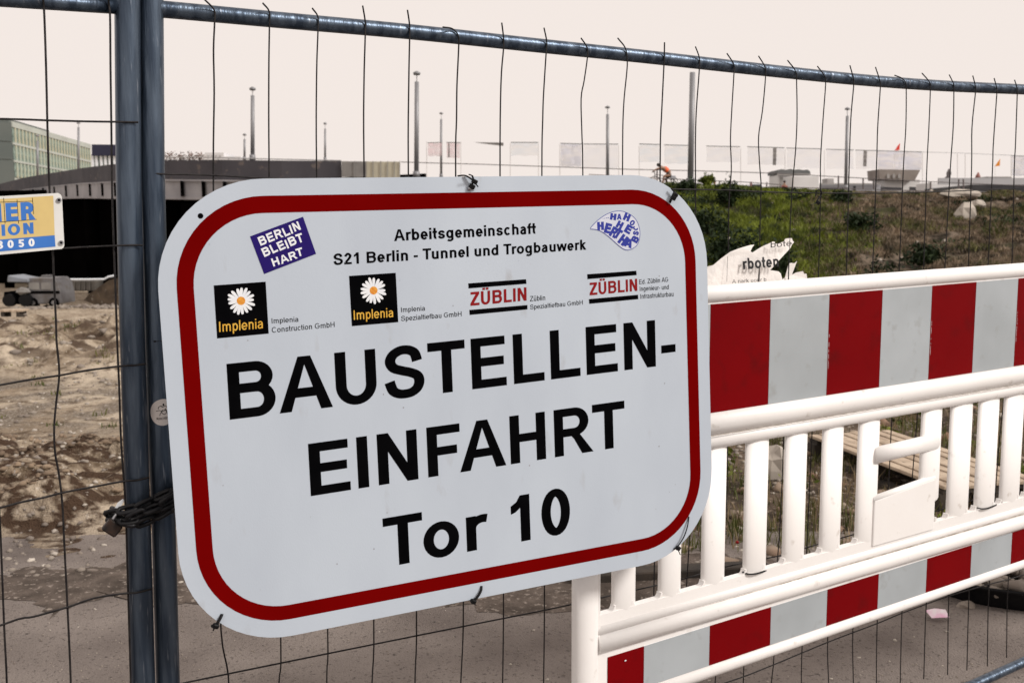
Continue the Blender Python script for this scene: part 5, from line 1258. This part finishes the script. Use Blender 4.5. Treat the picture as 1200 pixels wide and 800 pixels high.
for x_ in (10, 29): w0 = at(x_, 352, 55.7); obj('wheel', tube([w0, w0+np.array([0, .35, 0])], .36, 14), M['tie'], dk)
pb_ = thing('board_stack', 'small pale stack of boards on the sand at the far left', 'board stack', at(16, 367.5, 38))
c = at(16, 367.5, 38); c[2] = zt1(c[0], c[1])
for k in range(4): obj('board', box((c[0]-.36+.24*k, c[1], c[2]+.24), .22, .7, .07, .1), wood, pb_)
for k in (-.3, .3): obj('bearer', box((c[0]+k, c[1], c[2]), .12, .7, .24, .1), woodd, pb_)

# ---------------------------------------------------------------- on the plateau: masts, banners, sheds, people
mastm = mat('grey_mast_steel', (.27, .27, .285), (.23, .23, .24), .8, .5, .3)
def mast(px, ytop, ybot, wpx, depth, label, head=True, lean=0.0, gap=0):
    b = at(px+lean, ybot, depth); tpt = at(px, ytop, depth); t = thing('lamp_mast', label, 'lamp mast', b, 'tall grey lamp masts'); r = wpx/2/FPX*depth
    obj('mast', tube([b, tpt], [r*1.15, r], 10), mastm, t, True)
    obj('base_flange', tube([b, b+np.array([0, 0, .35])], r*1.6, 10), mastm, t, True)
    if head:
        e = at(px, ytop-gap, depth); obj('head_stem', tube([tpt, e], r*.22, 6), mastm, t)
        obj('lamp_head', tube([e, e+np.array([0, 0, .12]), e+np.array([0, 0, .22])], [r*1.5, r*1.8, r*.4], 10), mastm, t, True)
mast(296, 112, 188, 4.2, 62, 'grey lamp mast standing over the bridge left of the sign, taller of the pair', gap=6)
mast(286.6, 163, 188, 2.4, 100, 'short far mast just left of the taller mast over the bridge', gap=4)
mast(381, 151, 189, 2.2, 95, 'thin mast rising over the grey screens of the bridge', gap=5)
mast(488.4, 96, 208, 5.0, 58, 'tall grey lamp mast right of the bridge end', gap=8, lean=-.4)
mast(517, 140, 208, 2.6, 105, 'thin lamp mast behind the two pink banners', gap=6)
mast(712, 134, 215, 3.4, 88, 'medium grey lamp mast behind the pale banners above the sign', gap=7)
mast(811.5, 85, 217, 6.2, 50, 'tallest and thickest grey mast, right of the cyclist', head=False, lean=-2.5)
mast(993, 136, 222, 3.4, 82, 'grey lamp mast behind the banners left of the pavilion', gap=7, lean=-2)
mast(92, 149, 205, 2.5, 110, 'mast in front of the right end of the office building', gap=4)
mast(44, 165, 210, 2.5, 120, 'mast in front of the middle of the office building', gap=5)
mast(92.5, 166, 200, .5, 130, 'very thin pole beside the office building', head=False) if False else None

def banner_mat(name, a, b, tr):
    m = bpy.data.materials.new(name); m.use_nodes = True; t = m.node_tree; N = t.nodes; L = t.links; N.clear()
    o = N.new('ShaderNodeOutputMaterial'); tp = N.new('ShaderNodeBsdfTransparent'); df = N.new('ShaderNodeBsdfTranslucent'); d2 = N.new('ShaderNodeBsdfDiffuse'); m1 = N.new('ShaderNodeMixShader'); m2 = N.new('ShaderNodeMixShader')
    tc = N.new('ShaderNodeTexCoord'); mp = N.new('ShaderNodeMapping'); mp.inputs['Scale'].default_value = (.4, 1, 2.4); nz = N.new('ShaderNodeTexNoise'); nz.inputs['Scale'].default_value = 1.3; L.new(tc.outputs['Object'], mp.inputs[0]); L.new(mp.outputs[0], nz.inputs[0])
    mc = N.new('ShaderNodeMix'); mc.data_type = 'RGBA'; mc.inputs[6].default_value = (*a, 1); mc.inputs[7].default_value = (*b, 1); r = N.new('ShaderNodeMapRange'); r.inputs[1].default_value = .42; r.inputs[2].default_value = .58; L.new(nz.outputs[0], r.inputs[0]); L.new(r.outputs[0], mc.inputs[0])
    L.new(mc.outputs[2], df.inputs[0]); L.new(mc.outputs[2], d2.inputs[0]); m1.inputs[0].default_value = .5; L.new(df.outputs[0], m1.inputs[1]); L.new(d2.outputs[0], m1.inputs[2])
    m2.inputs[0].default_value = 1-tr; L.new(tp.outputs[0], m2.inputs[1]); L.new(m1.outputs[0], m2.inputs[2]); L.new(m2.outputs[0], o.inputs[0]); return m
BM = {'pink': banner_mat('pink_mesh_banner', (.95, .66, .70), (.97, .82, .84), .66), 'blue': banner_mat('pale_blue_mesh_banner', (.72, .82, .92), (.97, .93, .90), .82), 'pale': banner_mat('pale_mesh_banner', (.84, .84, .92), (.97, .92, .90), .84), 'lilac': banner_mat('pale_lilac_mesh_banner', (.78, .78, .90), (.94, .90, .92), .62), 'dark': banner_mat('grey_banner', (.30, .28, .27), (.5, .48, .46), .1)}
railm = mat('banner_rail', (.20, .21, .21), (.26, .26, .26), 1, .5)
def banner(x0, x1, y0a, y0b, y1, m, label, D=95, posts=True):
    t = thing('banner', label, 'banner', at((x0+x1)/2, 216, D), 'banners above the embankment')
    n = 6; V = []; F = []
    for i in range(n+1):
        x = x0+(x1-x0)*i/n; y = y0a+(y0b-y0a)*i/n; dd = .12*math.sin(i*1.7+x0); V += [at(x, y, D+dd), at(x, y1+.4*math.sin(i*2+x0), D-dd), at(x, y1+.4*math.sin(i*2+x0), D-dd+.03), at(x, y, D+dd+.03)]
    for i in range(n):
        for k in range(4): F.append((4*i+k, 4*i+(k+1) % 4, 4*i+4+(k+1) % 4, 4*i+4+k))
    obj('banner_cloth', (V, F), BM[m], t, True)
    obj('rail', tube([at(x0-.4, y0a, D-.2), at(x1+.4, y0b, D-.2)], .045, 6), railm, t)
    return t
for a in ((501.5, 518, 167.5, 167, 183, 'pink', 'leftmost of the two pink banners above the sign'), (523.5, 539, 167, 167.3, 185, 'pink', 'right one of the two pink banners above the sign'),
          (599, 630.5, 167, 167, 182.5, 'blue', 'small free pale blue banner above the middle of the sign'), (657, 681.5, 168, 168.8, 195, 'lilac', 'pale banner with a grid look left of the medium mast'),
          (684, 724, 168.8, 169, 197, 'pale', 'wide pale banner crossed by the medium mast'), (749.5, 773.5, 168.7, 169.5, 190, 'blue', 'pale blue banner above the cyclist, left one'), (778.5, 808, 169.8, 170.6, 192, 'blue', 'pale blue banner between the cyclist and the tallest mast'),
          (828, 867, 171.3, 172, 190, 'pale', 'pale banner next right of the tallest mast'), (876, 919, 172, 173.2, 193, 'pale', 'pale banner second right of the tallest mast with a dark hanging strip'), (922, 962.5, 173.5, 174.6, 197, 'pale', 'pale banner above the dark roofed kiosk'),
          (968.5, 1000, 175, 175.8, 198, 'pale', 'pale banner left of the one with the hanging strip near the pavilion'), (1003, 1027, 176, 176.6, 198, 'pale', 'short pale banner with a grey hanging strip left of the pavilion'),
          (1028.5, 1080, 176.6, 178.2, 199, 'lilac', 'opaque pale lilac banner above the pavilion'), (1186, 1215, 182.5, 183.5, 206, 'lilac', 'pale banner at the right edge of the picture')):
    banner(*a)
for x, y0, y1, lb in ((905.5, 173, 193.5, 'grey strip hanging at the banner right of the tallest mast'), (1011.5, 176, 195, 'grey strip hanging at the banner left of the pavilion'), (525, 167.5, 184.5, 'grey strip at the left side of the right pink banner')):
    o = obj('hanging_strip', quadbox(at(x, y1, 94.6), at(x+(4 if x > 600 else 1.8), y1, 94.6), at(x+(4.6 if x > 600 else 1.8), y0, 94.6), at(x+.6, y0, 94.6), np.array([0, -1., 0]), .04), BM['dark'], loc=at(x, y1, 94.6)); tag(o, lb, 'cloth strip')
o = obj('pennant', prism([at(x, y, 90) for x, y in ((555, 166.8), (590, 167.2), (590, 171.2), (575, 169.5))], np.array([0, -1., 0]), .05), BM['dark'], loc=at(575, 169, 90)); tag(o, 'thin grey wedge shaped pennant above the middle of the sign', 'pennant')
wb = thing('banner_wire_frame', 'thin poles and rope that carry the row of pale banners', 'frame', at(900, 220, 95.3))
for x in (500, 540, 598, 631, 656, 725, 749, 868, 920, 966, 1081, 1122, 1131, 1185): obj('pole', tube([at(x, 230, 95.4), at(x, float(np.interp(x, [500, 1190], [166, 182]))-.5, 95.4)], .025, 5), mat_pole if 'mat_pole' in globals() else globals().setdefault('mat_pole', mat('thin_pole_paint', (.62, .58, .55), (.55, .52, .5), 1, .5)), wb)
obj('rope', tube([at(1080, 178.3, 95.3), at(1128, 179.5, 95.3), at(1186, 182.3, 95.3)], .018, 5), railm, wb)
for x, y, c_, lb in ((1052, 172, (.75, .05, .03), 'small red flag above the lilac banner'), (1169.5, 190.5, (.85, .30, .03), 'small orange flag flying near the right edge')):
    t = thing('flag', lb, 'flag', at(x-2, 215, 93)); obj('flagpole', tube([at(x-3.4, 225, 93), at(x-3.6, y+3.5, 93)], .012, 5), globals()['mat_pole'], t)
    obj('flag_cloth', prism([at(x-3.5, y+4.5, 93), at(x+2.2, y+4, 93), at(x+2.6, y-4.2, 93), at(x-.2, y-.5, 93)], np.array([0, -1., 0]), .03), mat('flag_cloth%d' % int(x), c_, tuple(q_*.9 for q_ in c_), 2, .8), t)

# railing along the top road
hr = thing('road_railing', 'thin dark railing with posts along the road on top of the embankment', 'railing', at(950, 222, 58))
mr = mat('dark_railing', (.10, .09, .09), (.15, .12, .12), 1, .6); mrr = mat('red_brown_post', (.28, .10, .08), (.2, .09, .08), 1, .6)
obj('handrail', tube([at(x, y, 58) for x, y in ((690, 204.5), (762, 208.5), (812, 211), (870, 213.2), (915, 216.5))], .025, 6), mr, hr)
obj('handrail', tube([at(x, y, 62) for x, y in ((470, 190), (560, 192.5), (740, 198.6), (820, 200.3), (905, 203), (1000, 208.3), (1080, 212.5), (1125, 214.5), (1230, 219))], .028, 6), mr, hr)
obj('handrail', tube([at(x, y, 62) for x, y in ((900, 219), (1000, 221.5), (1090, 224))], .03, 6), mr, hr)
for x, y0, y1, rr_ in ((837.5, 211.5, 223, 1), (843.2, 212, 223, 0), (880, 213, 224, 1), (898.5, 213.5, 224, 0), (790, 209, 219, 0), (982.5, 206, 222, 0), (1011.5, 208.5, 222.5, 0), (1024, 208.8, 222.5, 0), (1090.5, 212.5, 225, 0), (1123.5, 210, 225, 0), (1129, 210, 225, 0), (770, 199, 219, 0)):
    obj('rail_post', tube([at(x, y1, 60), at(x, y0, 60)], .045 if not rr_ else .06, 6), mrr if rr_ else mr, hr)
# parked cars / low grey silhouettes
mcar = mat('silver_car_paint', (.42, .43, .46), (.36, .37, .40), .7, .35, .3); mcw = mat('white_vehicle_paint', (.80, .78, .77), (.72, .70, .70), .6, .45); mdk = mat('dark_vehicle_glass', (.03, .03, .035), (.05, .05, .055), 1, .25)
def car(px0, px1, yt, yb, D, label, m=mcar, grp='vehicles parked on top of the embankment'):
    t = thing('parked_car', label, 'car', at((px0+px1)/2, yb, D), grp); w_ = px1-px0; h_ = yb-yt
    X = lambda u, v: at(px0+w_*u, yb-h_*v, D)
    obj('body', bevelled(prism([X(a, b) for a, b in ((0, .18), (0, .5), (.14, .58), (.26, .95), (.34, 1), (.72, 1), (.84, .62), (1, .52), (1, .18))], np.array([0, -1., 0]), 1.7), .05, 2), m, t)
    obj('window', prism([X(a, b)-np.array([0, .02, 0]) for a, b in ((.22, .60), (.31, .92), (.49, .92), (.49, .60))], np.array([0, -1., 0]), .03), mdk, t)
    obj('window', prism([X(a, b)-np.array([0, .02, 0]) for a, b in ((.52, .60), (.52, .92), (.70, .92), (.79, .60))], np.array([0, -1., 0]), .03), mdk, t)
    for a in (.2, .8): w0 = X(a, .2)-np.array([0, .05, 0]); obj('wheel', tube([w0, w0+np.array([0, .22, 0])], .30, 12), M['black'], t)
car(846, 872, 214.5, 226, 75, 'silver car half hidden by the crest right of the tallest mast')
car(873, 899, 215.5, 227, 75, 'silver car further right on the crest, left of the person in red')
def shed(name, label, x0, x1, yt, yb, D, m, dep=3, extra=()):
    t = thing(name, label, name.replace('_', ' '), at((x0+x1)/2, yb, D)); obj('wall', bevelled(quadbox(at(x0, yb, D), at(x1, yb, D), at(x1, yt, D), at(x0, yt, D), np.array([0, -1., 0]), dep), .05), m, t)
    for nm, a0, a1, b0, b1, mm, o_ in extra: obj(nm, quadbox(at(a0, b1, D-o_), at(a1, b1, D-o_), at(a1, b0, D-o_), at(a0, b0, D-o_), np.array([0, -1., 0]), .15), mm, t)
    return t
mkg = mat('kiosk_grey', (.30, .28, .27), (.40, .38, .36), 1, .7)
kk = shed('kiosk', 'small kiosk with a dark scalloped roof on the embankment', 911.5, 948, 204.5, 228, 88, mcw, 3, (('door', 914, 917.5, 207.5, 222, mkg, .05), ('door', 919.5, 923, 207.5, 222, mkg, .05), ('eave', 910.8, 950, 203.6, 205.4, mkg, .3)))
obj('roof', prism([at(x, y, 87.8) for x, y in ((911, 203.8), (912, 199.5), (916, 198.2), (921, 199.2), (926, 198), (931, 199), (936, 198.4), (941, 199.4), (946, 198.8), (949, 200.5), (950, 203.8))], np.array([0, -1., 0]), 3.4), mat('slate_roof', (.09, .10, .10), (.14, .14, .14), 1.5, .7), kk)
shed('white_container', 'plain white site container beside the kiosk', 929.5, 960, 206, 228, 84, mcw)
shed('grey_vent_box', 'small square beige vent box on the long grey roof', 969, 977.5, 209, 216, 92, mkg, 1.5)
lg = shed('long_shed', 'long low grey shed with dark openings left of the pavilion', 962, 1032, 215.5, 230, 90, mat('light_grey_panels', (.42, .42, .45), (.34, .34, .37), .3, .6), 6, (('opening', 963.5, 989, 220, 224, mdk, .05), ('opening', 1000, 1003, 218, 226, mdk, .05), ('roof_edge', 961, 1033, 214.8, 216.2, mkg, .25)))
pv = thing('pavilion', 'brown pavilion with a flared roof and arches below the lilac banner', 'pavilion', at(1054, 225, 92))
mb = mat('brown_pavilion_wood', (.27, .235, .21), (.20, .17, .15), .8, .8)
obj('roof', prism([at(x, y, 91) for x, y in ((1030, 198.5), (1078.5, 199.3), (1072, 211.5), (1031, 210.3))], np.array([0, -1., 0]), 3), mb, pv)
obj('body', quadbox(at(1036, 226, 92), at(1078, 226, 92), at(1078, 210.5, 92), at(1036, 210, 92), np.array([0, -1., 0]), 3), mcw, pv)
for x in (1041, 1047.5, 1054): obj('arch', prism([at(x-1.5, 209, 90.9), at(x+1.5, 209, 90.9), at(x+1.5, 205, 90.9), at(x, 203.3, 90.9), at(x-1.5, 205, 90.9)], np.array([0, -1., 0]), .06), mkg, pv)
for x0, x1 in ((1031, 1057), (1066, 1088)): obj('dark_opening', quadbox(at(x0, 223.3, 90.8), at(x1, 223.3, 90.8), at(x1, 220, 90.8), at(x0, 219, 90.8), np.array([0, -1., 0]), .1), mdk, pv)
shed('white_truck', 'white truck body right of the pavilion', 1091, 1136, 213.5, 230, 80, mcw, 3, (('door_line', 1123, 1123.6, 214, 226, mkg, .03),))
hall = shed('flat_hall', 'long flat grey roofed hall with a black open front at the upper right', 1137, 1330, 216.3, 240, 72, mdk, 8, (('roof', 1100, 1330, 208.6, 216.3, mat('pale_roof_fascia', (.46, .455, .47), (.40, .40, .41), .2, .6), .6), ('base_strip', 1140, 1172, 224.3, 228, mcar, .1)))
tag(shed('roof_dome', 'small grey roof unit on the flat hall', 1157, 1186, 206.8, 209, 76, mkg, 2), cat='roof unit')
sn = thing('statue', 'small dark column statue standing on the embankment left of the hall', 'statue', at(1112, 214, 78)); obj('shaft', tube([at(1110, 211, 78), at(1111.5, 207, 78), at(1112, 203, 78), at(1112.5, 198, 78)], [.32, .16, .2, .08], 8), mr, sn, True)
sn = thing('statue', 'small dark pointed figure on the roof edge of the hall', 'statue', at(1146, 209, 78)); obj('figure', tube([at(1146, 209.5, 78), at(1146, 206, 78), at(1146.5, 202, 78)], [.24, .18, .04], 8), mrr, sn, True)

# ---------------------------------------------------------------- people
def skin_body(name, nodes, edges, m, parent, sub=1):
    me = bpy.data.meshes.new(name); o0 = ORG[parent.name]; me.from_pydata([tuple(np.array(p[:3])-o0) for p in nodes], edges, [])
    o = bpy.data.objects.new(name, me); COL.objects.link(o); o.parent = parent; ORG[o.name] = o0
    mo = o.modifiers.new('skin', 'SKIN'); me.skin_vertices[0].data[0].use_root = True
    for i, p in enumerate(nodes): me.skin_vertices[0].data[i].radius = (p[3], p[3])
    s = o.modifiers.new('sub', 'SUBSURF'); s.levels = sub; s.render_levels = sub
    dg = bpy.context.evaluated_depsgraph_get(); m2 = bpy.data.meshes.new_from_object(o.evaluated_get(dg)); o.modifiers.clear(); o.data = m2; m2.materials.clear(); m2.materials.append(m)
    m2.polygons.foreach_set('use_smooth', [True]*len(m2.polygons)); return o
skinm = mat('skin', (.30, .17, .11), (.27, .15, .10), 9, .6); hv = mat('orange_vest', (.85, .13, .03), (.80, .10, .02), 5, .6); blk = mat('black_shorts', (.012, .012, .014), (.02, .02, .022), 6, .8); redj = mat('red_jacket', (.26, .004, .008), (.22, .003, .006), 5, .7); hair = mat('dark_hair', (.02, .014, .01), (.03, .02, .015), 20, .7)
# cyclist, riding left along the top road
DC = 60.0; g0 = at(779, 219.5, DC); sc_ = .0; px_m = DC/FPX
def cp(x, y, dy=0.0): q_ = at(x, y, DC); q_[1] += dy; return q_
cyc = thing('person', 'cyclist in an orange vest and black shorts leaning forward over the handlebars', 'person', cp(780, 206))
N1 = [(*cp(786.5, 204.5), .15), (*cp(782, 200), .16), (*cp(777.5, 196.5), .17), (*cp(774.3, 195), .07), (*cp(771.3, 193.8), .115),
      (*cp(775, 197, -.2), .065), (*cp(769.5, 198, -.24), .05), (*cp(765, 200.8, -.24), .04), (*cp(775, 197, .2), .065), (*cp(769.5, 198.4, .24), .05), (*cp(765, 201.2, .24), .04),
      (*cp(784, 205.5, -.12), .11), (*cp(777.5, 206.8, -.14), .085), (*cp(776.5, 213.6, -.14), .055), (*cp(773.8, 215, -.14), .045), (*cp(785, 206, .12), .11), (*cp(780.5, 210, .14), .085), (*cp(783, 216, .14), .055), (*cp(780.5, 217.5, .14), .045)]
E1 = [(0, 1), (1, 2), (2, 3), (3, 4), (2, 5), (5, 6), (6, 7), (2, 8), (8, 9), (9, 10), (0, 11), (11, 12), (12, 13), (13, 14), (0, 15), (15, 16), (16, 17), (17, 18)]
skin_body('body', N1, E1, skinm, cyc)
skin_body('vest', [(*cp(784, 201.8), .185), (*cp(780.5, 199), .19), (*cp(776.8, 196.4), .19)], [(0, 1), (1, 2)], hv, cyc)
skin_body('shorts', [(*cp(787, 203.6), .19), (*cp(784.5, 205.5), .2), (*cp(780, 206.5, -.12), .14), (*cp(782, 208, .12), .13)], [(0, 1), (1, 2), (1, 3)], blk, cyc)
obj('hair', ball(cp(771.8, 193.2), .125, 10, 7, (1, .9, .9)), hair, cyc, True)
bk = thing('bicycle', 'city bicycle ridden along the embankment by the person in the orange vest', 'bicycle', cp(779, 219.5))
wr = .34
for xw in (767.5, 787.5):
    c = cp(xw, 213.3); P_ = [c+np.array([wr*math.cos(a), 0, wr*math.sin(a)]) for a in np.linspace(0, 2*math.pi, 25)]; wh = obj('wheel', tube(P_, .022, 6, caps=False), M['black'], bk, True)
    obj('spokes', join(*[tube([c-np.array([wr*math.cos(a), 0, wr*math.sin(a)]), c+np.array([wr*math.cos(a), 0, wr*math.sin(a)])], .004, 3) for a in np.linspace(0, math.pi, 6)[:-1]]), M['steel'], wh)
F_ = [((767.5, 213.3), (767.2, 202.2)), ((767.4, 206), (777, 213.5)), ((777, 213.5), (782.5, 205)), ((767.3, 204.5), (782, 206.5)), ((777, 213.5), (787.5, 213.3)), ((782.3, 206), (787.5, 213.3))]
obj('frame', join(*[tube([cp(*a), cp(*b)], .022, 6) for a, b in F_]), mr, bk)
obj('handlebar', tube([cp(764, 201.3, -.24), cp(767, 201.8, -.2), cp(767, 201.8, .2), cp(764, 201.3, .24)], .016, 6), mr, bk)
obj('saddle', ball(cp(784, 204.8), .11, 8, 5, (1.2, .7, .35)), blk, bk, True)
obj('pannier', bevelled(box(cp(788.5, 211), .28, .3, .26), .03), mcar, bk)
# person in red
DR = 84.0; rp = thing('person', 'person in a red jacket standing at the kiosk, head just above the crest', 'person', at(918.5, 236, DR))
def rpx(x, y, dy=0.0): q_ = at(x, y, DR); q_[1] += dy; return q_
N2 = [(*rpx(919, 225), .15), (*rpx(919, 221), .15), (*rpx(919, 217.3), .17), (*rpx(919, 215.2), .06), (*rpx(919.2, 213.4), .105),
      (*rpx(921.6, 218.5, -.05), .07), (*rpx(922.2, 222, -.1), .055), (*rpx(920.4, 224.5, -.2), .045), (*rpx(916.5, 218.6, -.05), .07), (*rpx(914.6, 221.2, -.1), .055), (*rpx(912.6, 222.4, -.2), .045),
      (*rpx(920.2, 228), .10), (*rpx(920.4, 233, -.04), .08), (*rpx(920.4, 238), .05), (*rpx(917.8, 228), .10), (*rpx(917.6, 233, -.04), .08), (*rpx(917.6, 238), .05)]
skin_body('body', N2, [(0, 1), (1, 2), (2, 3), (3, 4), (2, 5), (5, 6), (6, 7), (2, 8), (8, 9), (9, 10), (0, 11), (11, 12), (12, 13), (0, 14), (14, 15), (15, 16)], skinm, rp)
skin_body('jacket', [(*rpx(919, 226), .20), (*rpx(919, 221.5), .19), (*rpx(919, 217.6), .2), (*rpx(921.9, 218.7, -.05), .095), (*rpx(922.3, 221.8, -.1), .08), (*rpx(916.3, 218.8, -.05), .095), (*rpx(914.9, 221, -.1), .075)], [(0, 1), (1, 2), (2, 3), (3, 4), (2, 5), (5, 6)], redj, rp)
skin_body('trousers', [(*rpx(919, 226), .17), (*rpx(920.3, 229), .12), (*rpx(920.5, 234), .1), (*rpx(917.7, 229), .12), (*rpx(917.6, 234), .1)], [(0, 1), (1, 2), (0, 3), (3, 4)], blk, rp)
obj('hair', ball(rpx(919.3, 212.8), .12, 10, 7, (1, .95, .9)), hair, rp, True)
